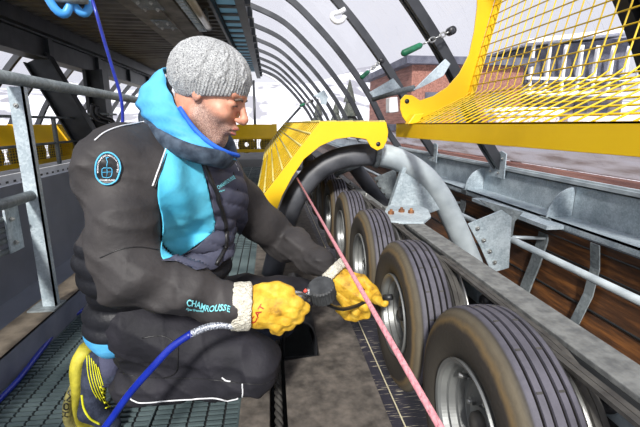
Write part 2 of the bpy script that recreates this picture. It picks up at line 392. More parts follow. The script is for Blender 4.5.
# left side
LP=mirror(RIBP,-1.75)
for k in range(0,13):
    y=3.2+.95*k; wn+=1
    gp=offset(LP,-.02); mb=MB(); vs=[(p[0],y,p[1]) for p in gp]+[(p[0],y+.95,p[1]) for p in gp]; n=len(gp)
    mb.add(vs,[(i,i+1,i+1+n,i+n) for i in range(n-1)],True)
    w=struct(mb.build('window_%d'%wn,M['glass'],recalc=False),'clear curved sheet of the left glazed wall'); w['group']='clear sheets of the left glazed wall'
    rib_mesh(LP,y,.08,.09,-1).build('rib',M['rib'],w)
# end of the hall: arch frame and mullions
YE=1.78+SP*10
wn+=1
mb=MB()
for (x0,z0,x1,z1) in ((-.55,.0,-.55,2.45),(-.3,.0,1.3,1.7),(-2.1,0,-2.1,2.4),(-4,0,-4,2.2)):
    mb.tube([(x0,YE,z0),(x1,YE,z1)],.045,6)
rb=rib_mesh(RIBP,YE,.10,.10)
w=struct(rb.build('window_%d'%wn,M['rib']),'end arch of the hall with thin mullions'); mb.build('mullion',M['rib'],w)
mb=MB(); lw=offset(RIBP,-.16); mb.tube([(p[0],YE-.1,p[1]) for p in lw],.025,6); mb.build('white_edge',M['whitepaint'],w)

# ---- right gutter: galvanised channel under the windows
mb=MB()
y0,y1=-1.5,13.5
mb.box((1.885,y0,.372),(1.895,y1,.575)); mb.box((1.72,y0,.36),(1.895,y1,.372)); mb.box((1.72,y0,.33),(1.728,y1,.372)); mb.box((1.885,y0,.565),(1.96,y1,.575))
struct(mb.build('wall_right',M['galv']),'galvanised channel running under the windows on the right')
mb=MB(); mb.box((1.86,y0,.578),(1.93,y1,.600)); mb.box((1.875,y0,.60),(1.90,y1,.612))
struct(mb.build('trim_4',M['galv_tube']),'pale aluminium sill strip along the foot of the windows')
mb=MB(); mb.box((1.70,y0,.28),(1.735,y1,.33))
struct(mb.build('trim_5',M['darksteel']),'dark rail under the gutter ledge')
# rib foot brackets
for k,lab in ((-.28,'galvanised foot bracket at the widest rib on the far right'),(1,'galvanised foot bracket of the rib beside the near window with planks'),(2,'small galvanised foot bracket of the rib behind the yellow hinge')):
    y=1.78+SP*k
    r=empty('rib_bracket',(1.86,y,.56),lab,'bracket')
    mb=MB(); mb.prism([(-.13,-.05),(.10,-.05),(.10,.01),(.02,.07),(.02,.15),(-.06,.17),(-.13,.15)],-.004,.004,'X'); mb.build('plate',M['galv'],r,bevel=.002)
    for (b_,c_) in ((-.09,.11),(-.02,.10),(.07,-.01),(-.05,-.01)):
        mb=MB(); hexbolt(mb,(-.004,b_,c_),(-1,0,0),.011,.009); mb.build('bolt',M['bolt'],r)
# quarter round fins inside the gutter, continuing down as curved straps
def quarter(cx,cz,r,a0,a1,n=10): return arc(cx,cz,r,a0,a1,n)
for (yy,lab) in ((2.26,'curved galvanised fin and strap crossing the wooden wall right of the bolted bracket'),(3.35,'curved galvanised fin in the gutter right of the grey arch pipe'),(.95,'curved galvanised fin in the gutter beyond the right frame edge')):
    r=empty('gutter_fin',(1.88,yy,.37),lab,'bracket')
    mb=MB(); mb.prism([(0,0)]+[(-.17*math.cos(math.radians(a)),.19*math.sin(math.radians(a))) for a in range(0,91,10)],-.004,.004,'Y'); mb.build('fin',M['galv'],r)
    mb=MB(); pp=[(-.17,.0),(-.16,-.06),(-.17,-.16),(-.20,-.30),(-.24,-.44),(-.28,-.60)]; q=[(p[0]-.012,p[1]) for p in pp]
    poly=pp+q[::-1]; mb.prism(poly,-.045,.045,'Y'); mb.build('strap',M['galv_dull'],r)
# curved wooden side wall
mb=MB(); wp=[(1.69,.33),(1.715,.20),(1.70,.05),(1.64,-.12),(1.56,-.30)]
wp=[(p.x,p.y) for p in spline([(a,b,0) for a,b in wp],4)]
yb=-1.5; 
while yb<13:
    L=2.4
    vs=[(p[0],yb+.004,p[1]) for p in wp]+[(p[0],yb+L-.004,p[1]) for p in wp]; n=len(wp)
    vs+=[(p[0]+.02,yb+.004,p[1]) for p in wp]+[(p[0]+.02,yb+L-.004,p[1]) for p in wp]
    mb.add(vs,[(i,i+1,i+1+n,i+n) for i in range(n-1)]+[(i+2*n,i+3*n,i+1+3*n,i+1+2*n) for i in range(n-1)],True); yb+=L
struct(mb.build('wall_wood',M['wood'],recalc=False),'curved brown plywood side wall below the gutter')
mb=MB()
for zz,xx in ((.165,1.705),(-.03,1.665)): mb.box((xx,-1.5,zz),(xx+.012,13,zz+.006))
struct(mb.build('trim_6',M['gratingbase']),'dark joint lines of the plywood wall')
mb=MB(); mb.tube([(1.45,-.8,.255),(1.45,9,.255)],.019,12)
for yy in (2.24,3.4): mb.tube([(1.45,yy,.255),(1.70,yy,.24)],.012,8)
tag(mb.build('side_rail',M['galv_tube']),'slim galvanised pipe running in front of the brown plywood wall','pipe rail')
for (yy,lab) in ((1.81,'narrow grey strap with two holes hanging on the plywood wall at the right'),(.9,'narrow grey strap on the plywood wall at the frame corner')):
    mb=MB(); pp=[(1.668,.335),(1.69,.20),(1.675,.05),(1.615,-.12),(1.53,-.30)]; mb.prism(pp+[(a-.006,b) for a,b in pp[::-1]],yy-.03,yy+.03,'Y')
    tag(mb.build('wall_strap',M['galv_dull']),lab,'metal strap')

# ================================================================ CONVEYOR
XF=.335; ZC=.405; R=.215
def wheel_proto():
    root=empty('wheel',(XF,.60,ZC),'','wheel')
    # tyre (local x = 0 left face .. .115)
    prof=[(.018,.112),(.010,.117),(.004,.132),(-.004,.160),(.000,.185),(.006,.198),(.012,.205)]
    def g(x0,x1,r0=R,dep=.010): return [(x0,r0),(x0+.0012,r0-dep),(x1-.0012,r0-dep),(x1,r0)]
    tr=[(.014,.207),(.022,.2125)]
    for gx in (.032,.048,.067,.083): tr+=g(gx-.0030,gx+.0030,R-.001 if gx in(.032,.083) else R)
    tr+=[(.094,.2125),(.101,.207)]
    prof+=tr+[(.105,.198),(.111,.180),(.113,.155),(.110,.125),(.102,.108),(.06,.104),(.018,.108)]
    # duplicate sharp groove points are fine: lathe is smooth only on the sidewalls
    mb=MB(); seg=96
    mb.lathe(prof,seg,'X')
    for i in range(len(mb.sm)):
        ring=i//seg; mb.sm[i]= ring<7 or ring>len(prof)-8
    sp=MB()
    for k in range(20):
        a=2*PI*k/20
        for (x0,x1) in ((.0355,.0445),(.0705,.0795)):
            m=Matrix.Rotation(a,4,'X'); sp.box((x0,-.0016,R-.0035),(x1,.0016,R+.0006),m)
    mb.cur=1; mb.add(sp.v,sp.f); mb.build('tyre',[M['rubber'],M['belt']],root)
    # rim
    mb=MB(); mb.lathe([(.020,.1125),(.005,.1185),(.001,.1165),(.003,.110),(.008,.106),(.020,.104),(.022,.098),(.036,.096),(.038,.089),(.052,.087),(.054,.079),(.048,.076),(.046,.068),(.050,.060),(.050,.030),(.040,.028),(.038,.0001)],96,'X',smooth=False)
    mb.lathe([(.106,.112),(.100,.10),(.095,.09),(.088,.080),(.076,.077)],64,'X')
    rim=mb.build('rim',M['steelrim'],root)
    for k in range(4):
        a=2*PI*k/4+.5; mb=MB(); hexbolt(mb,(.050,.045*math.cos(a),.048*math.sin(a)),(-1,0,0),.0085,.009); mb.build('bolt',M['bolt'],rim)
    mb=MB(); mb.lathe([(.042,.0001),(.042,.022),(.028,.020),(.022,.011),(.022,.0001)],20,'X'); mb.build('hub',M['belt'],root)
    mb=MB(); mb.cyl((.050,.028,.068),(.018,.034,.078),.0038,8); mb.cyl((.032,.0315,.0735),(.016,.0345,.0785),.0055,8); mb.build('valve',M['bolt'],root)
    # pulley and axle on the far side
    mb=MB(); mb.lathe([(.126,.02),(.126,.15),(.128,.160),(.131,.163),(.134,.160),(.137,.150),(.141,.150),(.144,.160),(.147,.163),(.150,.160),(.153,.150),(.157,.150),(.160,.160),(.163,.163),(.166,.160),(.167,.15),(.167,.02)],64,'X'); mb.build('pulley',M['pulley'],root)
    mb=MB(); mb.cyl((.10,0,0),(.235,0,0),.018,16); mb.build('axle',M['steelrim'],root)
    return root
W0=wheel_proto(); index_kids(W0)
wlabels=['rubber tyred wheel nearest the camera with grey steel rim and valve showing',
 'rubber tyred wheel behind the nearest one, its hub touched by the yellow glove',
 'third rubber tyred wheel from the camera, left of the bolted beam plate',
 'fourth rubber tyred wheel from the camera, dark recessed rim',
 'fifth rubber tyred wheel from the camera, near the foot of the thin beam',
 'sixth rubber tyred wheel from the camera, partly hidden by the dark arch pipe',
 'seventh rubber tyred wheel from the camera, behind the dark arch pipe',
 'eighth rubber tyred wheel, a dark sliver under the yellow guard',
 'ninth rubber tyred wheel, deep under the yellow guard','tenth rubber tyred wheel, farthest under the yellow guard']
WY=[]
for k in range(9):
    o=W0 if k==0 else copy_tree(W0)
    yy=.60+.4425*k; WY.append(yy); o.location=(XF,yy,ZC); o.rotation_euler=(.55*k if k!=0 else -.25,0,0)
    tag(o,wlabels[k],'wheel','rubber tyred drive wheels in a row')
# V belts (one object per pair)
blabels=['twin drive belt beside the nearest wheel at the lower right','twin drive belt between the nearest wheel and the one behind it','twin drive belt behind the wheel at the yellow glove','twin drive belt beside the third and fourth wheels','twin drive belt farther back beside the beam']
for k in range(-1,4):
    ya=.60+.4425*k; yb=ya+.4425; xo=XF+(.139 if k%2 else .155)
    mb=MB()
    path=[]
    for i in range(17):
        a=PI/2-PI*i/16; path.append((yb+.158*math.cos(a),ZC+.158*math.sin(a)))
    for i in range(17):
        a=-PI/2-PI*i/16; path.append((ya+.158*math.cos(a),ZC+.158*math.sin(a)))
    n=len(path)
    for dx in ((-.0062,),(.0062,)):
        x=xo+dx[0]; inn=[]
        vs=[]
        cy=(ya+yb)/2
        for i,(y,z) in enumerate(path):
            p=path[i-1]; q=path[(i+1)%n]; t=Vector((q[0]-p[0],q[1]-p[1])).normalized(); nx,nz=-t.y,t.x
            # outward = away from the loop centre
            s=1 if ((y-cy)*nx+(z-ZC)*nz)>0 else -1
            oy,oz=y+nx*s*.007,z+nz*s*.007
            vs+=[(x-.0055,y,z),(x+.0055,y,z),(x+.0055,oy,oz),(x-.0055,oy,oz)]
        fs=[]
        for i in range(n):
            j=(i+1)%n
            for a_ in range(4): fs.append((i*4+a_,i*4+(a_+1)%4,j*4+(a_+1)%4,j*4+a_))
        mb.add(vs,fs)
    tag(mb.build('drive_belt',M['belt']),blabels[k+1],'belt','twin drive belts beside the wheels')
# inner beam beside the wheels
r=empty('side_beam',(.545,.7,.5),'broad weathered grey steel beam running beside the wheels','beam')
mb=MB(); mb.box((.515,-1.0,.556),(.585,1.80,.568)); mb.build('top_flange',M['beamtop'],r,bevel=.002)
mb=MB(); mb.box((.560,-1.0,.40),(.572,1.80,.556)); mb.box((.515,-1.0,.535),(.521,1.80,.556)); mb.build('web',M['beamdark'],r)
for yy in (.38,.52,.90,1.28,1.66):
    mb=MB(); mb.lathe([(0,.022),(.02,.022),(.03,.014),(.032,.0001)],16,'X',(.0,0,0)); 
    o=mb.build('bearing_cap',M['blackplastic'],r); o.scale=(-1,1,1); o.location=(.56,yy,.50)
    mb=MB(); mb.box((.548,yy+.05,.47),(.560,yy+.14,.53)); mb.build('clip',M['galv'],r)
for (bx,by) in ((.55,.60),(.54,.80)):
    pass
rebase(r)
for c in r.children:
    if c.name.startswith('bearing_cap'): c.matrix_parent_inverse=Matrix.Translation(-r.location)
r=empty('thin_beam',(.55,2.8,.5),'slim dark steel tube beam passing under the arch pipe along the wheel tops','beam')
mb=MB(); mb.prism([(.500,1.86),(.545,1.86),(.59,9.0),(.545,9.0)],.50,.555,'Z'); mb.build('tube',M['beamtop'],r,bevel=.003)
for yy in (2.05,2.5,2.95,3.4,3.85,4.3):
    xx=.50+(yy-1.86)*.0063
    mb=MB(); hexbolt(mb,(xx,yy,.535),(-1,0,0),.010,.012); mb.build('bolt',M['bolt'],r)
    mb=MB(); hexbolt(mb,(xx+.02,yy+.1,.555),(0,0,1),.010,.008); mb.build('bolt',M['bolt'],r)
rebase(r)
# joint plate with three rusty bolts
r=empty('joint_plate',(.54,1.82,.57),'rounded galvanised joint plate with three rusty bolts on the beam end','plate')
pl=[at(a,b,Z=.575) for a,b in ((386,208),(389,205),(396,204.5),(420,206),(428,209),(431,216),(424,222),(402,222),(388,221),(384,214))]
mb=MB(); mb.prism([(p.x,p.y) for p in pl],.566,.575,'Z'); mb.build('plate',M['galv'],r,bevel=.001)
for a,b in ((391,214),(401.5,212),(411,213)):
    q=at(a,b,Z=.575); mb=MB(); hexbolt(mb,q,(0,0,1),.013,.012); o=mb.build('bolt',M['rustbolt'],r); o['label']='rusty bolt'
rebase(r)
# ---- the pipe arch
PY=2.07
pp=[(272,275),(284,228),(297,195),(318,170),(345,157.5),(376,155),(401,161),(424,176),(442,199),(457,229),(473,266),(487,300)]
pw=[at(a,b,Y=PY) for a,b in pp]
r=empty('pipe_arch',(pw[5].x,PY,pw[5].z),'thick arched pipe over the wheels, dark on the left and galvanised on the right','pipe')
sp=spline(pw,6); ci=5*6
mb=MB(); mb.tube(sp[:ci+1],[.058]*(ci+1),24); o=mb.build('dark_pipe',M['blacktube'],r); o['label']='dark coated pipe half'
mb=MB(); mb.tube(sp[ci:],[.060]*(len(sp)-ci),24); mb.build('galvanised_pipe',M['galv_tube'],r)
d=(sp[ci+1]-sp[ci-1]).normalized()
mb=MB(); mb.tube([sp[ci]-d*.012,sp[ci]+d*.012],.066,24); mb.build('collar',M['galv_dull'],r)
# gusset between pipe and joint plate
g=[at(a,b,Y=PY-.03) for a,b in ((389,214),(403,167),(430,178),(449,206),(424,215))]
mb=MB(); mb.prism([(p.x,p.z) for p in g],PY-.035,PY-.023,'Y'); mb.build('gusset',M['galv'],r,bevel=.002)
g2=[at(a,b,Y=PY-.03) for a,b in ((386,213),(391,214),(405,168),(402,165))]
mb=MB(); mb.prism([(p.x,p.z) for p in g2],PY-.055,PY-.02,'Y'); mb.build('gusset_flange',M['galv'],r)
rebase(r)
# second strut + bolted bracket seen under the arch
r=empty('inner_strut',(.75,2.6,.5),'slanted dark tube and bolted grey bracket seen under the arch pipe','strut')
a=at(357,170,Y=2.5); b=at(383,205,Y=2.5); a=Vector(a); 
mb=MB(); mb.tube([a+(a-b)*.15,b+(b-a)*.1],.045,16); mb.build('tube',M['blacktube'],r)
g=[at(x,y,Y=2.6) for x,y in ((374,178),(396,169),(398,200),(388,206))]
mb=MB(); mb.prism([(p.x,p.z) for p in g],2.60,2.61,'Y'); mb.build('bracket',M['galv_dull'],r)
for x,y in ((377,181),(380,188),(384,194),(388,200)):
    q=at(x,y,Y=2.6); mb=MB(); hexbolt(mb,q,(0,-1,0),.008,.008); mb.build('bolt',M['belt'],r)
a=at(334,174,Y=2.45); b=at(362,162,Y=2.45); mb=MB(); mb.tube([a,b],.022,12); mb.build('cross_tube',M['galv_dull'],r)
rebase(r)
# bolted fan bracket right of the arch
r=empty('fan_bracket',(1.25,2.12,.35),'fan shaped galvanised bracket with four bolts right of the arch pipe','bracket')
g=[at(x,y,Y=2.12) for x,y in ((468,224),(502,210),(512,217),(509,268),(492,273),(480,246))]
mb=MB(); mb.prism([(p.x,p.z) for p in g],2.12,2.13,'Y'); mb.build('plate',M['galv'],r,bevel=.002)
for x,y in ((477,228),(483,240),(489,251),(494,262)):
    q=at(x,y,Y=2.12); mb=MB(); hexbolt(mb,q,(0,-1,0),.013,.012); mb.build('bolt',M['bolt'],r)
g=[at(x,y,Y=2.2) for x,y in ((478,199),(522,212),(514,221),(506,268),(500,268),(503,218))]
mb=MB(); mb.prism([(p.x,p.z) for p in g],2.19,2.20,'Y'); mb.build('back_plate',M['galv_dull'],r)
g0=at(478,199,X=1.70); g1=at(524,213,X=1.70)
mb=MB(); mb.box((1.60,2.1,.335),(1.71,3.0,.36)); mb.build('shelf_plate',M['galv'],r)
rebase(r)

# ---- yellow guards
PC=[(-.08,.57),(.23,.955),(.54,.955)]   # cross section of the sheet: low edge, fold, hinge edge
plate_px=[(255,206),(320,121.5),(386,122),(388,132),(387,140),(383,148),(377,150.5),(371,147),(366,139),(352,137),(336,139),(320,146),(304,159),(292,177),(282,196),(274,218),(268,219),(262,213)]
PP=[at(a,b,Y=1.9) for a,b in plate_px]; PP=[(p.x,p.z) for p in PP]
ang=math.radians(-154.3)
src=Vector((.54,.955)); dst=Vector((.665,.945))
ca,sa=math.cos(ang),math.sin(ang)
# pivot p with R(src-p)+p=dst  ->  (I-R)p = dst-R src
Rm=np.array([[ca,-sa],[sa,ca]]); piv=np.linalg.solve(np.eye(2)-Rm,np.array(dst)-Rm@np.array(src))
def rot(p): q=Rm@(np.array(p)-piv)+piv; return (float(q[0]),float(q[1]))
hole=at(378,144,Y=1.9); hole=(hole.x,hole.z)
def prof_points(prof,step):
    pts=[]; 
    for a,b in zip(prof[:-1],prof[1:]):
        L=math.dist(a,b); n=max(1,round(L/step))
        for i in range(n): pts.append((a[0]+(b[0]-a[0])*i/n,a[1]+(b[1]-a[1])*i/n))
    pts.append(prof[-1]); return pts
def end_plate(root,poly,hole,y,holes=True):
    mb=MB(); mb.prism(poly,y-.004,y+.004,'Y'); o=mb.build('end_plate',M['yellow'],root,bevel=.0015)
    mb=MB(); mb.cyl((hole[0],y-.006,hole[1]),(hole[0],y+.006,hole[1]),.011,16); mb.build('hinge_hole',M['blackplastic'],o)
def guard_closed(y0,y1,label,n_step,plate0=True):
    r=empty('guard',(.25,y0,.95),label,'guard','yellow guards over the wheels')
    if plate0: end_plate(r,PP,hole,y0)
    th=[(a,b-.012) for a,b in PC]; poly=PC+th[::-1]
    mb=MB(); mb.prism([(a+.004,b-.006) for a,b in PC]+[(a+.004,b-.010) for a,b in PC[::-1]],y0,y1,'Y'); mb.build('sheet',M['yellow_mesh'],r)
    mb=MB()
    for p in prof_points(PC,n_step): mb.tube([(p[0],y0,p[1]+.002),(p[0],y1,p[1]+.002)],.0055,6)
    mb.build('long_bars',M['barwire'],r)
    mb=MB(); y=y0+.05
    while y<y1:
        mb.tube([(a-.0,y,b-.002) for a,b in PC],.003,5); y+=.10
    mb.build('cross_wires',M['yellow_wire'],r)
    rebase(r); return r
guard_closed(1.9,4.2,'closed yellow wheel guard with long bars and curved end plate before the arch pipe',.072)
guard_closed(4.22,6.5,'second closed yellow guard behind the first, with finer mesh',.036)
# open guard, swung over to the right
r=empty('open_guard',(.665,1.9,.945),'hinged yellow wire mesh guard swung open to the right above the beam','guard')
PO=[rot(p) for p in PC][::-1]      # hinge edge, fold, free edge
end_plate(r,[rot(p) for p in PP],rot(hole),1.9)
mb=MB(); st=.046
sk=lambda y: -.004*(1.9-y)
nflat=round(math.dist(PO[0],PO[1])/st)
for i,p in enumerate(prof_points(PO,st)):
    w_=max(0,1-i/nflat); mb.tube([(p[0],.05,p[1]-sk(.05)*w_),(p[0],1.9,p[1])],.0026,6)
mb.build('long_wires',M['yellow_wire'],r)
mb=MB(); y=.08
fold=PO[1]
cr=[PO[0],(PO[0][0]+(fold[0]-PO[0][0])*.9,PO[0][1]+(fold[1]-PO[0][1])*.9),(fold[0]+.006,fold[1]+.012),(fold[0]+(PO[2][0]-fold[0])*.07+.002,fold[1]+(PO[2][1]-fold[1])*.07),PO[2]]
while y<1.9:
    mb.tube([(a,y,b+.003-(sk(y) if i==0 else (sk(y)*.1 if i==1 else 0))) for i,(a,b) in enumerate(cr)],.0026,6); y+=.05
mb.build('cross_wires',M['yellow_wire'],r)
x,z=PO[0]
mb=MB(); ya,yb=.05,2.10; za=z-sk(ya); zb=z-sk(yb)
def skbox(x0,x1,d0,d1,e0,e1):
    mb.add([(x0,ya,za+e0),(x1,ya,za+e0),(x1,yb,zb+d0),(x0,yb,zb+d0),(x0,ya,za+e1),(x1,ya,za+e1),(x1,yb,zb+d1),(x0,yb,zb+d1)],[(0,3,2,1),(4,5,6,7),(0,1,5,4),(1,2,6,5),(2,3,7,6),(3,0,4,7)])
skbox(x-.003,x+.003,-.066,.004,-.058,.004); skbox(x-.003,x+.03,-.002,.004,-.002,.004); mb.build('edge_band',M['yellow'],r,bevel=.001)
a,b=PO[1],PO[2]; d=Vector((b[0]-a[0],b[1]-a[1])).normalized(); nrm=Vector((-d.y,d.x))
# inner flange of the end plate toward the mesh
mb=MB(); mb.prism([PO[0],(PO[1][0],PO[1][1]),PO[2],(PO[2][0]+.02,PO[2][1]),(PO[1][0]+.02,PO[1][1]-.01),(PO[0][0]+.01,PO[0][1]-.012)],1.87,1.9,'Y'); mb.build('frame_angle',M['yellow'],r)
rebase(r)
mb=MB(); q=at(415,118,Y=1.88); 
tag(mb.prism([(x-.03,z-.0),(x+.02,z+.0),(x+.05,z+.05),(x+.0,z+.045)],1.84,1.89,'Y').build('hinge_clamp',M['yellow'],bevel=.004),'small folded yellow hinge tab where the two guards meet','hinge')
# yellow guards of the far curve and the far lane
def far_guard(x0,y0,x1,y1,label,z0=.32,z1=.92,nwh=8):
    r=empty('far_guard',((x0+x1)/2,(y0+y1)/2,z0),label,'guard')
    L=math.dist((x0,y0),(x1,y1)); r.rotation_euler[2]=math.atan2(y1-y0,x1-x0)
    mb=MB(); mb.prism([(-.30,.30),(-.12,z1-z0),(.18,z1-z0),(.18,z1-z0-.02),(-.11,z1-z0-.02),(-.28,.29)],-L/2,L/2,'X'); mb.build('sheet',M['yellow'],r)
    mb=MB(); mb.box((-L/2,-.32,-.0),(L/2,-.30,.07)); mb.box((-L/2,-.33,.28),(L/2,-.29,.32)); mb.build('rail',M['yellow'],r)
    mb=MB(); t=-L/2
    while t<L/2:
        mb.tube([(t,-.31,.06),(t,-.31,.30)],.004,4); t+=.06
    for zz in (.10,.14,.18,.22,.26): mb.tube([(-L/2,-.31,zz),(L/2,-.31,zz)],.004,4)
    mb.build('wire_mesh',M['yellow_wire'],r)
    n=int(L/1.2)
    for i in range(n+1):
        x=-L/2+i*L/n; mb=MB(); mb.prism([(-.33,0),(-.33,.30),(-.15,z1-z0+.01),(-.05,z1-z0+.01),(-.18,.26),(-.20,0)],x-.05,x+.05,'X'); mb.build('bracket',M['yellow'],r)
    return r
G1=far_guard(-3.9,3.0,-3.9,15,'long yellow guard of the far lane seen behind the handrail')
G2=far_guard(-3.2,9.3,.1,9.3,'yellow guard of the return curve seen past the face')
for g,L,ng in ((G1,12,22),(G2,3.3,7)):
    for i in range(ng):
        mb=MB(); mb.lathe([(-.05,.05),(-.05,.16),(-.03,.19),(.03,.19),(.05,.16),(.05,.05)],20,'Y'); o=mb.build('wheel',M['dusty'],g); o.location=(-L/2+.25+i*(L-.4)/(ng-1),-.12,.16)
# far lane handrail
r=empty('far_handrail',(-3.2,6,0),'thin galvanised handrail in front of the far yellow guard','railing')
mb=MB()
for z in (1.03,.66): mb.tube([(-3.2,1,z),(-3.2,8.6,z)],.018,8)
mb.build('rail',M['galv_dull'],r)
for yy in (2.6,4.6,6.55,8.5):
    mb=MB(); mb.box((-3.22,yy-.03,0),(-3.18,yy+.03,1.03)); mb.build('post',M['galv_dull'],r)
rebase(r)
# perforated white tray
mb=MB(); mb.box((-1.82,-1,.50),(-1.80,8.8,.60)); mb.cur=1
for i in range(84): 
    yy=1.5+i*.085; mb.box((-1.799,yy,.545),(-1.798,yy+.03,.56))
tag(mb.build('perforated_tray',[M['tray'],M['belt']]),'white perforated cable tray crossing behind the handrail post','cable tray')
mb=MB(); mb.tube([(-1.36,.5,.57),(-1.36,9,.57)],.03,10)
tag(mb.build('lower_pipe',M['galv_dull']),'thick grey pipe just above the low side panel','pipe')
mb=MB(); mb.box((-2.45,-1,-.02),(-1.9,8.7,.30)); 
tag(mb.build('track_box',M['midfloor']),'dark grey covered track box in the far lane','track')
# raking strut and column of the deck
r=empty('raking_column',(-3.5,7.2,0),'thick dark raking steel strut carrying the deck edge beam','column')
mb=MB(); a=Vector((-3.62,7.2,1.95)); b=Vector((-2.72,7.2,.0))
def slab(mb,a,b,w,t,up):
    d=(b-a).normalized(); s=d.cross(Vector(up)).normalized()*w/2; u=Vector(up).normalized()*t/2
    mb.add([a-s-u,a+s-u,a+s+u,a-s+u,b-s-u,b+s-u,b+s+u,b-s+u],[(0,3,2,1),(4,5,6,7),(0,1,5,4),(1,2,6,5),(2,3,7,6),(3,0,4,7)])
slab(mb,a,b,.36,.02,(0,1,0)); 
d=(b-a).normalized(); s=d.cross(Vector((0,1,0))).normalized()*.18
slab(mb,a+s,b+s,.02,.2,(0,1,0)); slab(mb,a-s,b-s,.02,.2,(0,1,0)); mb.build('strut',M['darksteel'],r)
rebase(r)
r=empty('deck_column',(-3.3,8.6,0),'dark vertical column with bracket behind the raking strut','column')
mb=MB(); mb.box((-3.52,8.5,0),(-3.46,8.8,1.95)); mb.box((-3.22,8.5,0),(-3.16,8.8,1.95)); mb.box((-3.46,8.63,0),(-3.22,8.67,1.95)); mb.build('shaft',M['darksteel'],r)
mb=MB(); mb.box((-3.6,8.45,1.1),(-3.1,8.85,1.14)); mb.build('flange',M['galv_dull'],r)
rebase(r)
for i,(pth,lab) in enumerate((([(93,104),(92,112),(97,120),(107,124),(112,130),(113,140)],'upper black hose looping off the raking strut'),([(98,106),(97,113),(103,118),(112,121),(117,130),(118,140)],'lower black hose looping off the raking strut'))):
    mb=MB(); mb.tube(spline([at(a,b,Y=6.9) for a,b in pth],4),.035,8)
    tag(mb.build('black_hose',M['blackplastic']),lab,'hose')
mb=MB(); a=at(86,146,Y=5.5); b=at(76,168,Y=5.5); b=b+(b-a)*1.3; slab(mb,a,b,.06,.06,(0,1,0))
tag(mb.build('red_lever',M['red']),'dark red bar seen just behind the shoulder sleeve','bar')
# near handrail
r=empty('handrail',(-1.03,1.84,.12),'galvanised handrail with a flat post along the left of the walkway','railing')
mb=MB(); mb.tube([(-1.03,-.5,1.125),(-1.03,10.9,1.125)],.027,16); mb.build('top_rail',M['galv_dull'],r)
for yy in (-.4,1.84,4.1,6.35,8.6,10.8):
    mb=MB(); mb.box((-1.055,yy-.006,.125),(-.998,yy+.006,1.095)); mb.box((-1.003,yy-.006,.125),(-.998,yy+.03,1.095)); p=mb.build('post',M['galv'],r)
    mb=MB(); mb.box((-1.10,yy-.05,.122),(-.985,yy+.06,.130)); mb.build('foot_plate',M['galv_dull'],p)
    mb=MB(); hexbolt(mb,(-1.03,yy-.006,1.02),(0,-1,0),.01,.006); mb.build('bolt',M['bolt'],p)
mb=MB(); mb.tube([(-1.03,-.5,.645),(-1.03,1.87,.645)],.022,14); mb.build('mid_rail',M['galv_dull'],r)
rebase(r)
for c in r.children: 
    pass
r=empty('louvre_bracket',(-1.12,1.7,.52),'bolted bracket with dark parallel bars hanging below the mid rail at the left edge','bracket')
mb=MB(); mb.box((-1.09,1.73,.42),(-1.08,1.82,.62)); mb.build('plate',M['galv'],r,bevel=.002)
for yy,zz in ((1.76,.46),(1.76,.56)):
    mb=MB(); hexbolt(mb,(-1.08,yy,zz),(1,0,0),.011,.009); mb.build('bolt',M['bolt'],r)
for zz in (.43,.475,.52,.565):
    mb=MB(); mb.tube([(-1.10,-.3,zz),(-1.10,1.75,zz)],.013,8); mb.build('bar',M['galv_dull'],r)
rebase(r)
# wire rope in the slot and the black rubber trough
mb=MB(); 
for k in range(3):
    mb.tube([(.003+.007*math.cos(y_*60+k*2*PI/3),y_,.03+.007*math.sin(y_*60+k*2*PI/3)) for y_ in [.4+i*.012 for i in range(110)]],.008,6)
tag(mb.build('wire_rope',M['belt']),'dark twisted wire rope in the slot beside the cover plate','rope')
r=empty('rubber_cover',(.10,1.7,.0),'black curved rubber cover in the plate cut out below the gloves','cover')
mb=MB(); shell=[(.025,.0),(.03,.10),(.05,.15),(.085,.175),(.125,.170),(.155,.14),(.168,.08),(.168,.0)]
sp_=[(p.x,p.y) for p in spline([(a,b,0) for a,b in shell],4)]
inn=[(.1+(a-.1)*.88,b*.93-.002) for a,b in sp_]; poly=sp_+inn[::-1]
n=len(sp_); vs=[(a,1.47,b) for a,b in poly]+[(a,2.0,b) for a,b in poly]; m_=len(poly)
fs=[(i,(i+1)%m_,(i+1)%m_+m_,i+m_) for i in range(m_)]
for i in range(n-1): fs+=[(i,i+1,m_-2-i,m_-1-i),(i+m_,m_-1-i+m_,m_-2-i+m_,i+1+m_)]
mb.add(vs,fs,True); mb.build('shell',M['blackplastic'],r)
mb=MB(); mb.box((.03,1.44,.0),(.168,1.47,.02)); mb.build('lip',M['blackplastic'],r,bevel=.004)
rebase(r)

# ================================================================ THINGS ON THE RIBS
def clamp(p_rib,p_tip,Y,label,s=1.0):
    a=at(*p_rib,Y=Y); b=at(*p_tip,Y=Y-.1); d=(b-a); L=d.length; d.normalize()
    r=empty('cable_clamp',a,label,'clamp')
    mb=MB(); mb.lathe([(-.03*s,.001),(-.03*s,.03*s),(.03*s,.03*s),(.03*s,.001)],12,'Y',a); mb.build('pivot',M['blackplastic'],r)
    mb=MB()
    n=5
    for i in range(n):
        c=a+d*(L*(.06+.11*i)); t=d.cross(Vector((0,1,0))) if i%2 else Vector((0,1,0))
        ring=[c+(d*math.cos(k*PI/5)*.030*s+t.normalized()*math.sin(k*PI/5)*.016*s) for k in range(10)]
        mb.tube(ring,.006*s,6,closed=True)
    mb.build('chain',M['bolt'],r)
    mb=MB(); mb.tube([a+d*L*.60,a+d*L*.64,a+d*L*.97,b],[.010*s,.021*s,.024*s,.014*s],12); mb.build('grip',M['green'],r)
    rebase(r)
clamp((451,31),(402,54),3.0,'clamp with green grip and chain on the thick rib beside the yellow end plate')
clamp((381,61),(361,78),4.35,'clamp with green grip on the second rib from the yellow end plate',1.0)
clamp((312,101),(300,106),7.1,'small far clamp with green grip right of the man\'s face',1.0)
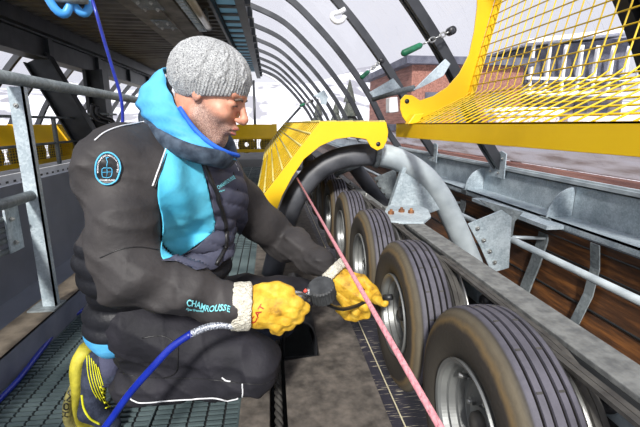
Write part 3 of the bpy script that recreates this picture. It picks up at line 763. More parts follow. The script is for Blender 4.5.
# white hook
q=at(341,15,Y=4.35); r=empty('white_hook',q,'white plastic hook hanging on a rib at the top centre','hook')
mb=MB(); pts=[at(a,b,Y=4.33) for a,b in ((345,9),(340,12),(333,14),(332,18),(336,22),(342,21),(345,16))]
mb.tube(spline(pts,3),.024,10); mb.build('hook',M['whitepaint'],r); rebase(r)
# folded galvanised wing brackets and their rods
r=empty('wing_bracket',at(425,78,Y=3.0),'tapered galvanised bracket on the thick rib next to the yellow plate','bracket')
g=[at(a,b,Y=3.0) for a,b in ((412,91),(445,59),(450,64),(443,76),(420,88))]
mb=MB(); mb.prism([(p.x,p.z) for p in g],2.99,3.01,'Y'); mb.build('plate',M['galv'],r,bevel=.002)
mb=MB(); mb.tube([at(373,99,Y=3.3),at(392,93,Y=3.15),at(414,88,Y=3.0)],.022,12); mb.build('rod',M['galv_dull'],r)
rebase(r)
r=empty('junction_box',at(392,104,Y=3.0),'small white box beside the yellow hinge ear','box')
g=[at(a,b,Y=3.0) for a,b in ((388,98),(396,97),(397,112),(388,113))]
mb=MB(); mb.prism([(p.x,p.z) for p in g],2.96,3.06,'Y'); mb.build('case',M['whitepaint'],r,bevel=.006)
mb=MB(); g=[at(a,b,Y=3.1) for a,b in ((370,92),(394,78),(402,88),(374,97))]; mb.prism([(p.x,p.z) for p in g],3.12,3.13,'Y'); mb.build('fin',M['galv'],r)
rebase(r)
r=empty('far_wing_bracket',at(318,92,Y=7.0),'small galvanised bracket on a far rib right of the face','bracket')
g=[at(a,b,Y=7.0) for a,b in ((313,96),(324,90),(328,97),(326,105),(321,104),(320,98))]
mb=MB(); mb.prism([(p.x,p.z) for p in g],6.98,7.02,'Y'); mb.build('plate',M['galv'],r); rebase(r)
# dark latticed post outside, behind the mesh
# ---- blue reel hanging top left
r=empty('hose_reel',at(66,2,Y=2.3),'two light blue hose reel rims hanging at the top left','hose reel')
for (cx,w) in ((58,0),(79,1)):
    c=at(cx-3,-16,Y=2.3+.05*w); mb=MB(); ring=[]
    for k in range(33):
        a=2*PI*k/32; ring.append(c+Vector((.046*math.cos(a)+.03*math.sin(a)*-.6,.05*math.cos(a)*.4,.135*math.sin(a))))
    mb.tube(ring[:-1],.021,10,closed=True); mb.build('rim',M['lightblue'],r)
    mb=MB(); mb.cyl(c+Vector((0,-.01,-.05)),c+Vector((.0,.02,-.05)),.055,20); mb.build('disc',M['blackplastic'],r)
c=at(82,-2,Y=2.3); mb=MB(); mb.cyl(c+Vector((-.12,.0,.0)),c+Vector((.02,.0,0)),.028,16); mb.build('drum',M['galv_dull'],r)
mb=MB(); mb.box((c.x-.1,2.27,c.z+.1),(c.x-.04,2.33,2.30)); mb.build('hanger',M['blackplastic'],r)
rebase(r)
# blue hose: hangs from the reel, runs down behind the man
hp=[at(88,-14,Y=2.3),at(96,12,Y=2.25),at(104,40,Y=2.27),at(113,70,Y=2.3),at(121,98,Y=2.32),at(122.5,124,Y=2.33),at(118,160,Y=2.3),at(110,200,Y=2.3)]
mb=MB(); mb.tube(spline(hp,5),.0085,10)
tag(mb.build('air_hose',M['bluehose']),'blue air hose hanging from the reel behind the man','hose')
hp=[at(98,285,X=-.93),Vector((-.965,2.1,.012)),at(64,322,Z=.012),at(40,352,Z=.012),at(18,380,Z=.012),at(0,399,Z=.012),at(-30,430,Z=.012)]
mb=MB(); mb.tube(spline(hp,6),.0105,10)
tag(mb.build('air_hose',M['bluehose']),'blue air hose lying on the grating along the kerb','hose')

# ================================================================ OUTSIDE
mb=MB(); mb.box((2.3,-20,-1.2),(60,80,-1.0)); mb.box((-80,-20,-1.2),(-6.7,80,-1.0)); mb.box((-6.7,17,-1.2),(2.3,80,-1.0))
struct(mb.build('ground_outside',M['snow']),'snow covered ground outside the hall')
# timber retaining boards outside the low windows
bb=[(.72,.98,'timber_grey','weathered pale board'),(.38,.70,'timber_red','red brown lower board'),(1.0,1.12,'roofdark','dark bluish top rail')]
r=empty('timber_fence',(3.2,4,-1),'long weathered timber boards outside the low windows','fence')
mb=MB(); mb.box((3.15,-4,.46),(3.22,16,.74)); mb.build('board',M['timber_grey'],r,bevel=.01)
mb=MB(); mb.box((3.12,-4,.15),(3.20,16,.45)); mb.build('board',M['timber_red'],r,bevel=.01)
mb=MB(); mb.box((3.10,-4,-.18),(3.20,16,.14)); mb.build('board',M['timber_grey'],r,bevel=.01)
mb=MB(); mb.box((3.12,-4,.75),(3.26,16,.92)); mb.build('top_rail',M['roofdark'],r,bevel=.01)
for yy in range(-3,16,2):
    mb=MB(); mb.box((3.22,yy,-1),(3.32,yy+.1,.9)); mb.build('post',M['timber_red'],r)
rebase(r)
r=empty('timber_hut',(6.5,17,-1),'brown timber hut with dark roof edge behind the ribs','hut')
mb=MB(); mb.box((4.9,14,-1),(9.0,20,2.9)); mb.build('walls',M['timber_red'],r)
mb=MB(); mb.box((4.6,13.7,2.9),(9.3,20.3,3.15)); mb.build('roof',M['roofdark'],r)
for xx in (5.4,6.6,7.8):
    mb=MB(); mb.box((xx,13.96,.9),(xx+.6,14.02,2.0)); mb.build('window',M['roofdark'],r)
rebase(r)
r=empty('chalet',(12.3,18,-1),'pale mountain building with balcony struts and snowy roof seen through the mesh','building')
mb=MB(); mb.box((10.6,16.6,-1),(15.5,21,2.6)); mb.build('walls',M['chalet'],r)
mb=MB(); mb.prism([(9.9,3.95),(16,4.7),(16,4.85),(9.9,4.1)],15.4,21.5,'Y'); mb.build('roof',M['snow'],r)
mb=MB(); mb.prism([(10.5,2.6),(15.3,2.6),(15.3,4.5),(10.5,3.95)],16.4,21,'Y'); mb.build('upper_wall',M['roofdark'],r)
for i in range(8):
    xx=10.4+i*.7
    mb=MB(); mb.box((xx,15.7,2.2),(xx+.09,15.8,4.0)); mb.build('strut',M['whitepaint'],r)
    mb=MB(); mb.tube([(xx,15.75,4.0),(xx+.35,16.3,2.7)],.05,6); mb.build('brace',M['whitepaint'],r)
mb=MB(); mb.box((10.2,15.6,2.05),(15.6,16.5,2.2)); mb.box((10.2,15.6,2.65),(15.6,15.7,2.75)); mb.build('balcony',M['whitepaint'],r)
for xx in (11,12.1,13.2,14.2):
    mb=MB(); mb.box((xx,16.55,.9),(xx+.6,16.6,1.8)); mb.build('window',M['roofdark'],r)
rebase(r)
for k,(xx,yy,ww,zz,lab) in enumerate(((7.2,12.4,2.2,1.2,'low snowy terrace wall in front of the pale mountain building'),(9.6,11.5,3.5,.9,'wider snow topped terrace wall below the balcony struts'))):
    r=empty('terrace_wall',(xx+ww/2,yy,-1),lab,'wall')
    mb=MB(); mb.box((xx,yy,-1),(xx+ww,yy+.5,zz)); mb.build('stones',M['timber_grey'],r)
    mb=MB(); mb.box((xx-.1,yy-.1,zz),(xx+ww+.1,yy+.7,zz+.25)); mb.build('snow_cap',M['snow'],r,bevel=.08)
    rebase(r)
r=empty('brown_cabin',(-9,12,-1),'brown cabin outside the far left glazing','cabin')
mb=MB(); mb.box((-11,8,-1),(-8.6,13.2,2.2)); mb.build('walls',M['timber_red'],r); mb=MB(); mb.box((-8.58,10.2,-.4),(-8.5,12.7,1.3)); mb.build('blue_door',M['lightblue'],r); rebase(r)
# snowy hill with trees
def hillmesh(x0,x1,y0,y1,h,seed,base=-1.2):
    mb=MB(); n=26; vs=[]; 
    for i in range(n+1):
        for j in range(n+1):
            u=i/n; v=j/n; x=x0+(x1-x0)*u; y=y0+(y1-y0)*v
            z=base+h*math.sin(PI*min(1,max(0,v)))**.8*(.6+.4*math.sin(PI*u))*(.75+.5*noise.noise((x*.06+seed,y*.06,0)))
            vs.append((x,y,z))
    fs=[(i*(n+1)+j,(i+1)*(n+1)+j,(i+1)*(n+1)+j+1,i*(n+1)+j+1) for i in range(n) for j in range(n)]
    mb.add(vs,fs,True); return mb
o=hillmesh(-70,90,50,110,13,3).build('hill',M['hill'],recalc=False); struct(o,'snowy wooded hillside in the distance')
for k,(px,Y,hh) in enumerate(((318,16,2.4),(349,17,3.2),(336,24,2.8),(462,24,2.2),(510,26,3))):
    c=at(px,140,Y=Y); r=empty('conifer',(c.x,Y,-1),'',''); 
    tag(r,['small dark conifer outside, left one behind the far ribs','taller dark conifer outside behind the far ribs','dark conifer between the two outside trees','conifer outside behind the yellow plate','conifer outside behind the mesh'][k],'tree')
    mb=MB(); 
    for j in range(5):
        z=.5+hh*.18*j; rr=(.75-.13*j)*hh*.35
        seg=14; ring=[(rr*(1+.25*random.uniform(-1,1))*math.cos(2*PI*i/seg),rr*(1+.25*random.uniform(-1,1))*math.sin(2*PI*i/seg),z) for i in range(seg)]
        mb.add(ring+[(0,0,z+hh*.30)],[(i,(i+1)%seg,seg) for i in range(seg)]+[tuple(range(seg-1,-1,-1))])
    mb.build('crown',M['trees'],r); mb=MB(); mb.cyl((0,0,0),(0,0,hh*.8),.07,8); mb.build('trunk',M['timber_red'],r)


# ================================================================ SDF TOOLS
def sdf_mesh(f,lo,hi,h):
    lo=np.array(lo,float); hi=np.array(hi,float); n=np.ceil((hi-lo)/h).astype(int)+1
    xs=[lo[i]+h*np.arange(n[i]) for i in range(3)]
    V=np.empty(n)
    Yg,Zg=np.meshgrid(xs[1],xs[2],indexing='ij')
    for i,x in enumerate(xs[0]):
        P=np.stack([np.full(Yg.shape,x),Yg,Zg],-1); V[i]=f(P)
    ins=V<0
    cs=np.zeros(tuple(n-1)+(3,)); cc=np.zeros(tuple(n-1))
    quads=[]
    idx=np.indices(n).transpose(1,2,3,0).astype(float)
    for ax in range(3):
        sl0=[slice(None)]*3; sl1=[slice(None)]*3; sl0[ax]=slice(0,-1); sl1[ax]=slice(1,None)
        a=V[tuple(sl0)]; b=V[tuple(sl1)]; c=(a<0)!=(b<0)
        ii=np.argwhere(c)
        if len(ii)==0: continue
        av=a[c]; bv=b[c]; t=av/(av-bv)
        pos=ii.astype(float); pos[:,ax]+=t
        o=[k for k in range(3) if k!=ax]
        ok=np.ones(len(ii),bool)
        for k in o: ok&=(ii[:,k]>0)&(ii[:,k]<n[k]-1)
        ii=ii[ok]; pos=pos[ok]; neg=(av[ok]<0)
        cells=[]
        for (d0,d1) in ((0,0),(1,0),(1,1),(0,1)):
            q=ii.copy(); q[:,o[0]]-=d0; q[:,o[1]]-=d1; cells.append(q)
            np.add.at(cs,(q[:,0],q[:,1],q[:,2]),pos); np.add.at(cc,(q[:,0],q[:,1],q[:,2]),1)
        quads.append((cells,neg,ax))
    m=cc>0; ids=-np.ones(cc.shape,int); ids[m]=np.arange(m.sum())
    verts=cs[m]/cc[m][:,None]*h+lo
    F=[]
    for cells,neg,ax in quads:
        q=np.stack([ids[c[:,0],c[:,1],c[:,2]] for c in cells],1)
        flip=neg if ax!=1 else ~neg
        q[~flip]=q[~flip][:,::-1]
        F.append(q)
    F=np.concatenate(F)
    # cells are listed (0,0),(1,0),(1,1),(0,1) stepping backwards; orientation verified by recalc
    return verts,F
def mesh_np(name,verts,F,mats,parent=None,smooth=True,mtx=None):
    me=bpy.data.meshes.new(name); me.from_pydata(verts.tolist(),[],F.tolist())
    for m in (mats if isinstance(mats,(list,tuple)) else [mats]): me.materials.append(m)
    bm=bmesh.new(); bm.from_mesh(me); bmesh.ops.recalc_face_normals(bm,faces=bm.faces); bm.to_mesh(me); bm.free()
    me.polygons.foreach_set('use_smooth',[smooth]*len(me.polygons)); me.update()
    o=bpy.data.objects.new(name,me); COL.objects.link(o)
    if parent: o.parent=parent
    if mtx is not None: o.matrix_local=mtx
    return o
A_=lambda v: np.array(v,float)
def s_cap(P,a,b,ra,rb,fl=None):
    a=A_(a); b=A_(b); d=b-a; t=np.clip(((P-a)@d)/(d@d),0,1)
    q=P-a-t[...,None]*d
    return np.linalg.norm(q,axis=-1)-(ra+(rb-ra)*t)
def s_ell(P,c,r,R=None):
    q=P-A_(c)
    if R is not None: q=q@R          # columns of R are the local axes
    r=A_(r); k0=np.linalg.norm(q/r,axis=-1); k1=np.linalg.norm(q/(r*r),axis=-1)+1e-9
    return k0*(k0-1)/k1
def smin(a,b,k):
    h=np.clip(.5+.5*(b-a)/k,0,1); return b*(1-h)+a*h-k*h*(1-h)
def smax(a,b,k): return -smin(-a,-b,k)
def wr(P,s=1.0,seed=0.0):
    """cloth folds"""
    x,y,z=P[...,0]*s+seed,P[...,1]*s,P[...,2]*s
    w=np.sin(x*31+2.1*np.sin(z*23+y*11))+np.sin(z*37+1.7*np.sin(x*19-y*13)+seed)+.6*np.sin(y*43+x*27+2.0*np.sin(z*17))
    return w/2.6
def cr(P,s=1.0,seed=0.0):
    """sharp creases"""
    x,y,z=P[...,0]*s+seed,P[...,1]*s,P[...,2]*s
    w=0
    for k,(a,b,c,e) in enumerate(((17,5,26,1.9),(-21,9,15,2.3),(8,-19,33,1.6))):
        w=w+(1-np.abs(np.sin(a*x+b*y+c*z+e*np.sin(z*13+x*9+k)+seed)))**3
    return w/1.6
def folds(P,a,b,f,amp,seed=0):
    """rings of folds across a limb running from a to b"""
    a=A_(a); b=A_(b); d=b-a; L=np.linalg.norm(d); d=d/L; t=(P-a)@d
    u=P-a-t[...,None]*d
    return amp*np.sin(t*f+2.2*np.sin(u[...,0]*22+seed)+2.0*np.sin(u[...,2]*25+seed*2))
def lo_hi(pts,m): p=np.array([list(q) for q in pts]); return p.min(0)-m,p.max(0)+m
# ---------------------------------------------------------------- materials
def cloth(name,c1,c2,rough=.75,bscale=60,bump=.25,scale=9,sheen=.0,fine=None):
    m=mat(name,c1,c2,rough=rough,scale=scale,detail=6,bump=bump,bscale=bscale,spec=.3); return m
M['jacket']=cloth('charcoal_softshell',(50,48,49),(64,61,61),rough=.62,bscale=13,bump=.8)
M['padded']=cloth('black_padded_fabric',(24,25,29),(38,39,45),rough=.5,bscale=16,bump=.8)
M['bluefab']=cloth('sky_blue_fabric',(76,184,220),(100,202,232),rough=.6,bscale=14,bump=.5)
M['hood']=cloth('sky_blue_hood_fabric',(66,152,210),(94,180,226),rough=.6,bscale=22,bump=.5)
M['royal']=cloth('royal_blue_lining',(38,96,214),(54,116,228),rough=.6)
M['navy']=cloth('quilted_grey_navy_fabric',(62,64,80),(82,84,102),rough=.5,bscale=16,bump=.6)
M['collar']=cloth('dark_navy_collar',(44,54,68),(78,92,108),rough=.65,scale=40)
M['zip']=mat('black_zip',(22,22,24),(40,40,42),rough=.4,scale=300)
M['piping']=mat('reflective_piping',(206,208,212),(228,228,232),rough=.4,scale=50)
M['trouser']=cloth('black_work_trousers',(29,29,35),(42,41,48),rough=.7,bscale=15,bump=.8)
M['fleece']=mat('cream_fleece',(206,200,182),(236,232,218),rough=.95,scale=120,bump=1.0,bscale=200)
M['cyan']=mat('pale_cyan_print',(120,214,226),(140,226,236),rough=.6,scale=30)
M['skyring']=mat('sky_blue_embroidery',(78,176,222),(98,196,236),rough=.6,scale=200)
M['sock']=cloth('slate_sock',(62,64,86),(80,82,104),rough=.9,bscale=120)
M['shoe']=cloth('dark_navy_mesh_upper',(40,46,62),(60,66,84),rough=.8,scale=60,bscale=200)
M['lime']=mat('lime_yellow_rubber',(150,142,42),(190,180,58),rough=.6,scale=30,bump=.2)
M['limelace']=mat('lime_lace',(208,208,30),(226,224,50),rough=.6,scale=30)
M['olive']=mat('worn_olive_outsole',(110,106,62),(150,142,84),rough=.8,scale=60,bump=.3)
M['chrome']=mat('brushed_chrome',(180,182,184),(220,222,224),rough=.25,metal=.85,scale=20)
M['gaugerub']=mat('ribbed_black_rubber',(44,46,48),(66,68,70),rough=.6,scale=40)
def make_glove():
    nt=NT('yellow_work_leather'); b=nt.b; b.inputs['Roughness'].default_value=.62
    tc=nt.add('ShaderNodeTexCoord'); nz=nt.add('ShaderNodeTexNoise',i_Scale=26.0,i_Detail=9.0,i_Roughness=.6); nt.link(tc.outputs['Object'],nz.inputs['Vector'])
    c=ramp(nt,nz.outputs['Fac'],[(.30,(130,96,30)),(.42,(198,152,38)),(.56,(224,180,54)),(.75,(236,200,92))]); nt.link(c,b.inputs['Base Color'])
    n2=nt.add('ShaderNodeTexNoise',i_Scale=60.0,i_Detail=6.0); nt.link(tc.outputs['Object'],n2.inputs['Vector'])
    bp=nt.add('ShaderNodeBump',i_Strength=.5,i_Distance=.005); nt.link(n2.outputs['Fac'],bp.inputs['Height']); nt.link(bp.outputs[0],b.inputs['Normal']); return nt.m
M['glove']=make_glove()
def make_skin():
    nt=NT('weathered_skin'); b=nt.b; b.inputs['Roughness'].default_value=.5; b.inputs['Subsurface Weight'].default_value=.12; b.inputs['Subsurface Radius'].default_value=(.01,.004,.002)
    tc=nt.add('ShaderNodeTexCoord'); sp=nt.add('ShaderNodeSeparateXYZ'); nt.link(tc.outputs['Object'],sp.inputs[0])
    nz=nt.add('ShaderNodeTexNoise',i_Scale=40.0,i_Detail=6.0); nt.link(tc.outputs['Object'],nz.inputs['Vector'])
    base=ramp(nt,nz.outputs['Fac'],[(.3,(186,122,98)),(.7,(222,166,140))])
    n2=nt.add('ShaderNodeTexNoise',i_Scale=420.0,i_Detail=2.0); nt.link(tc.outputs['Object'],n2.inputs['Vector'])
    beard=ramp(nt,n2.outputs['Fac'],[(.40,(96,84,80)),(.62,(188,162,150))])
    # stubble: below a line running from the ear to under the nose
    ma=nt.add('ShaderNodeMath',operation='MULTIPLY_ADD'); nt.link(sp.outputs[0],ma.inputs[0]); ma.inputs[1].default_value=.42; nt.link(sp.outputs[2],ma.inputs[2])
    mb_=nt.add('ShaderNodeMath',operation='MULTIPLY_ADD'); nt.link(nz.outputs['Fac'],mb_.inputs[0]); mb_.inputs[1].default_value=.012; nt.link(ma.outputs[0],mb_.inputs[2])
    mr=nt.add('ShaderNodeMapRange'); mr.inputs[1].default_value=.006; mr.inputs[2].default_value=-.018; nt.link(mb_.outputs[0],mr.inputs[0])
    # fade below the jaw and behind
    mx2=nt.add('ShaderNodeMapRange'); mx2.inputs[1].default_value=-.02; mx2.inputs[2].default_value=.01; nt.link(sp.outputs[0],mx2.inputs[0])
    mu=nt.add('ShaderNodeMath',operation='MULTIPLY'); nt.link(mr.outputs[0],mu.inputs[0]); nt.link(mx2.outputs[0],mu.inputs[1])
    m3=nt.add('ShaderNodeMath',operation='MULTIPLY'); nt.link(mu.outputs[0],m3.inputs[0]); m3.inputs[1].default_value=.75
    mx=nt.add('ShaderNodeMix',data_type='RGBA'); nt.link(m3.outputs[0],mx.inputs[0]); nt.link(base,mx.inputs[6]); nt.link(beard,mx.inputs[7])
    nt.link(mx.outputs[2],b.inputs['Base Color'])
    bp=nt.add('ShaderNodeBump',i_Strength=.25,i_Distance=.002); nt.link(n2.outputs['Fac'],bp.inputs['Height']); nt.link(bp.outputs[0],b.inputs['Normal']); return nt.m
M['skin']=make_skin()
def make_knit():
    nt=NT('grey_marl_wool'); b=nt.b; b.inputs['Roughness'].default_value=.95; b.inputs['Specular IOR Level'].default_value=.1
    tc=nt.add('ShaderNodeTexCoord')
    nz=nt.add('ShaderNodeTexNoise',i_Scale=330.0,i_Detail=3.0); nt.link(tc.outputs['Object'],nz.inputs['Vector'])
    c=ramp(nt,nz.outputs['Fac'],[(.30,(96,98,100)),(.46,(158,160,162)),(.66,(200,202,202))]); nt.link(c,b.inputs['Base Color'])
    bp=nt.add('ShaderNodeBump',i_Strength=.8,i_Distance=.004); nt.link(nz.outputs['Fac'],bp.inputs['Height']); nt.link(bp.outputs[0],b.inputs['Normal']); return nt.m
M['knit']=make_knit()

# ================================================================ PERSON
person=empty('person',(-.30,1.12,0),'person in grey knit cap and black and sky blue jacket kneeling by the wheels','person')
# ---- head frame
HO=at(208,94.5,Y=1.06)
HS=.93
pt=math.radians(21); yw=math.radians(-12)
fwd=Vector((math.cos(pt)*math.cos(yw),math.cos(pt)*math.sin(yw),-math.sin(pt))); lat=Vector((-math.sin(yw),math.cos(yw),0)); upv=fwd.cross(lat)
HM=Matrix((( fwd.x*HS,lat.x*HS,upv.x*HS,HO.x),(fwd.y*HS,lat.y*HS,upv.y*HS,HO.y),(fwd.z*HS,lat.z*HS,upv.z*HS,HO.z),(0,0,0,1)))
HMi=HM.inverted()
def loc(p): return HMi@Vector(p)
neckb=loc(at(172,158,Y=1.12))
def f_head(P):
    Q=P.copy(); Q[...,1]=np.abs(Q[...,1])
    d=s_ell(Q,(-.008,0,.045),(.098,.076,.086))
    d=smin(d,s_ell(Q,(.030,0,-.030),(.060,.058,.085)),.03)
    d=smin(d,s_cap(Q,(.066,0,-.108),(.058,.020,-.104),.019,.017),.022)
    d=smin(d,s_cap(Q,(.004,.052,-.060),(.060,.024,-.100),.016,.013),.025)
    d=smin(d,s_ell(Q,(.062,.042,-.026),(.022,.020,.018)),.025)
    d=smin(d,s_cap(Q,(.090,.008,.026),(.078,.044,.026),.011,.009),.012)
    d=smin(d,s_cap(Q,(.086,0,-.062),(.080,.016,-.064),.016,.012),.018)
    d=smax(d,-s_ell(Q,(.097,.031,.004),(.016,.017,.011)),.010)
    d=smin(d,s_ell(Q,(.076,.031,.003),(.0135,.015,.012)),.004)
    d=smin(d,s_cap(Q,(.090,0,.014),(.113,0,-.026),.0085,.0105),.010)
    d=smin(d,s_cap(Q,(.113,0,-.028),(.112,.001,-.032),.0115,.011),.005)
    d=smin(d,s_cap(Q,(.104,.011,-.034),(.098,.015,-.034),.008,.006),.006)
    d=smin(d,s_cap(Q,(.101,0,-.057),(.088,.021,-.063),.0062,.004),.004)
    d=smin(d,s_cap(Q,(.097,0,-.072),(.087,.018,-.069),.0068,.004),.004)
    d=smax(d,-s_cap(Q,(.108,0,-.0645),(.088,.022,-.066),.0028,.0018),.003)
    d=smin(d,s_ell(Q,(.000,.073,.002),(.014,.008,.024)),.006)
    d=smax(d,-s_ell(Q,(.004,.081,.002),(.007,.006,.012)),.004)
    nb=np.array(neckb)
    d2=s_cap(P,(-.022,0,-.03),(nb[0],nb[1],nb[2]),.056,.062)
    d=smin(d,d2,.025)
    d2=s_cap(P,(nb[0]-.02,nb[1]-.09,nb[2]-.06),(nb[0]-.02,nb[1]+.09,nb[2]-.06),.055,.055)
    return smin(d,d2,.05)
v,F=sdf_mesh(f_head,(-.20,-.17,-.26),(.14,.17,.145),.0028)
mesh_np('body',v,F,M['skin'],person,True,Matrix.Translation(-person.location)@HM)
def hpart(name,mb,m): 
    o=mb.build(name,m,person); o.matrix_local=Matrix.Translation(-person.location)@HM; return o
mb=MB()
for s_ in (-1,1): mb.tube(spline([(.0960,s_*.010,.017),(.0965,s_*.026,.0205),(.087,s_*.043,.015)],4),[.0034]*9,6)  # brows set low and dark, doubling as shadow under the cap brim
hpart('eyebrow',mb,mat('grey_brown_hair',(84,70,62),(120,106,96),rough=.9,scale=300))
mb=MB()
for s_ in (-1,1): mb.tube([(.0900,s_*.019,-.001),(.0925,s_*.029,.002),(.0875,s_*.043,-.002)],.0021,5)
hpart('eyelid',mb,mat('eye_line',(52,36,32),(70,50,44),rough=.5,scale=60))
mb=MB()
mb.tube(spline([(.0945,-.016,-.0600),(.1040,-.006,-.0575),(.1045,.006,-.0575),(.0945,.016,-.0600)],4),.0026,6)
mb.tube(spline([(.092,-.015,-.0700),(.1005,-.005,-.0725),(.1005,.005,-.0725),(.092,.015,-.0700)],4),.0032,6)
hpart('lips',mb,mat('lips',(170,100,90),(186,116,104),rough=.45,scale=60))
# ---- knit cap
def f_hat(P):
    x,y,z=P[...,0],P[...,1],P[...,2]
    c=np.array((-.008,0,.046))
    q=P-c
    az=np.arctan2(q[...,1],q[...,0]); 
    k=10.0; ph=(az*k/(2*PI))
    fr=ph-np.floor(ph)             # position in a cable repeat
    zz=z*95
    cab=np.maximum(0,1-np.abs(fr-.5-.13*np.sin(zz*1.0))*9)+np.maximum(0,1-np.abs(fr-.5+.13*np.sin(zz*1.0))*9)
    cols=.5*np.maximum(0,1-np.abs(fr-.05)*16)+.5*np.maximum(0,1-np.abs(fr-.95)*16)
    fade=np.clip((.150-z)/.03,0,1)
    rib=.35*np.sin(az*70)*np.clip((.045-(z-.384*x))/.02,0,1)
    tex=.0042*(np.clip(cab,0,1)*np.clip((z-.384*x-.018)/.012,0,1)*fade+cols*fade+rib)
    d=s_ell(P,c,(.108,.092,.094))-tex
    d=smin(d,s_cap(P,(.0,0,.02),(-.005,0,.07),.094,.09)-tex,.02) if False else d
    cut=-(z-.384*x+.010)
    d=smax(d,cut,.004)
    inner=s_ell(P,c,(.098,.082,.086))
    return np.maximum(d,-np.maximum(inner,-1)) if False else smax(d,-inner,.003)
v,F=sdf_mesh(f_hat,(-.135,-.112,-.05),(.135,.112,.172),.0022)
# keep the cap closed over the crown only
o=mesh_np('beanie',v,F,M['knit'],person,True,Matrix.Translation(-person.location)@HM); o['label']='grey cable knit cap'
# ---- jacket
SR=at(115,168,Y=.985); ER=at(130,272,Y=.90); WR=at(240,306,Y=.90)
SL=at(226,190,Y=1.26); EL=at(279,238,Y=1.40); WL=at(322,264,Y=1.23)
J=dict(c1=at(142,182,Y=1.05),c2=at(203,190,Y=1.20),b1=at(126,262,Y=1.12),b2=at(192,258,Y=1.17),h1=at(119,318,Y=1.14),h2=at(158,298,Y=1.18),n=at(172,148,Y=1.12),
   s1=at(118,152,Y=1.02),s2=at(212,168,Y=1.22))
def f_jacket(P):
    d=s_cap(P,J['c1'],J['c2'],.125,.125)
    d=smin(d,s_cap(P,J['b1'],J['b2'],.112,.112),.09)
    d=smin(d,s_cap(P,J['c1'],J['b1'],.10,.105),.06)
    d=smin(d,s_cap(P,J['h1'],J['h2'],.090,.088),.05)
    d=smin(d,s_cap(P,J['s1'],J['s2'],.062,.062),.05)
    d=smin(d,s_cap(P,J['n'],J['n']+Vector((.0,0,-.05)),.078,.09),.04)
    # horizontal quilting on the lower body
    q=np.clip((J['c1'].z-.12-P[...,2])/.05,0,1)
    d=d-.009*q*np.abs(np.sin(P[...,2]*58+2.2*P[...,0]))-.003*wr(P,.9)-.006*cr(P,.8)*(1-q)
    sr=s_cap(P,SR,ER,.088,.069)-folds(P,SR,ER,38,.0055,1)-.004*wr(P,.9,2)-.008*cr(P,.75,2)
    sr2=s_cap(P,ER,WR,.070,.047)-folds(P,ER,WR,55,.006,2)-.003*wr(P,1.2,3)-.009*cr(P,1.0,3)
    sr=smin(sr,sr2,.02); d=smin(d,sr,.022)
    sl=s_cap(P,SL,EL,.078,.066)-folds(P,SL,EL,40,.004,4)
    sl2=s_cap(P,EL,WL,.066,.046)-folds(P,EL,WL,55,.006,5)-.003*wr(P,1.2,6)-.009*cr(P,1.0,6)
    sl=smin(sl,sl2,.02); d=smin(d,sl,.022)
    return d
lo,hi=lo_hi([SR,ER,WR,SL,EL,WL]+list(J.values()),.16)
v,F=sdf_mesh(f_jacket,lo,hi,.0058)
JM=mesh_np('jacket',v,F,M['jacket'],person); JM.matrix_parent_inverse=Matrix.Translation(-person.location)
def bvh_of(o,mtx=None): 
    me=o.data; vs=[x.co.copy() for x in me.vertices]; return BVHTree.FromPolygons(vs,[tuple(p.vertices) for p in me.polygons])
JM.data.materials.append(M['padded'])
_ctr=np.array([list(f.center) for f in JM.data.polygons])
_tor=smin(s_cap(_ctr,J['b1'],J['b2'],.118,.112),s_cap(_ctr,J['h1'],J['h2'],.095,.088),.06); _sl=np.minimum(np.minimum(s_cap(_ctr,SR,ER,.088,.069),s_cap(_ctr,ER,WR,.070,.047)),np.minimum(s_cap(_ctr,SL,EL,.078,.066),s_cap(_ctr,EL,WL,.066,.046)))
_zl=at(90,238,Y=1.1).z
JM.data.polygons.foreach_set('material_index',((_tor<_sl-.004)&(_ctr[:,2]<_zl)).astype(int).tolist())
BJ=bvh_of(JM)
def hit(bv,px,py,off):
    d=_r*((px-320)/FPX)-_u*((py-213.5)/FPX)+_f; d.normalize()
    h,nrm,i,t=bv.ray_cast(_c,d)
    if h is None: return None
    if nrm.dot(d)>0: nrm=-nrm
    return h+nrm*off
from mathutils.geometry import delaunay_2d_cdt
def smooth_poly(poly,closed=True,n=6):
    P=[Vector((a,b,0)) for a,b in poly]
    if closed: P=[P[-1]]+P+[P[0],P[1]]
    else: P=[P[0]*2-P[1]]+P+[P[-1]*2-P[-2]]
    out=[]
    for i in range(1,len(P)-2):
        for k in range(n):
            t=k/n; p0,p1,p2,p3=P[i-1:i+3]; out.append(.5*((2*p1)+(p2-p0)*t+(2*p0-5*p1+4*p2-p3)*t*t+(3*p1-p0-3*p2+p3)*t**3))
    if not closed: out.append(P[-2])
    return [(p.x,p.y) for p in out]
def inside(p,poly):
    c=False; n=len(poly)
    for i in range(n):
        a,b=poly[i],poly[i-1]
        if (a[1]>p[1])!=(b[1]>p[1]) and p[0]<(b[0]-a[0])*(p[1]-a[1])/(b[1]-a[1])+a[0]: c=not c
    return c
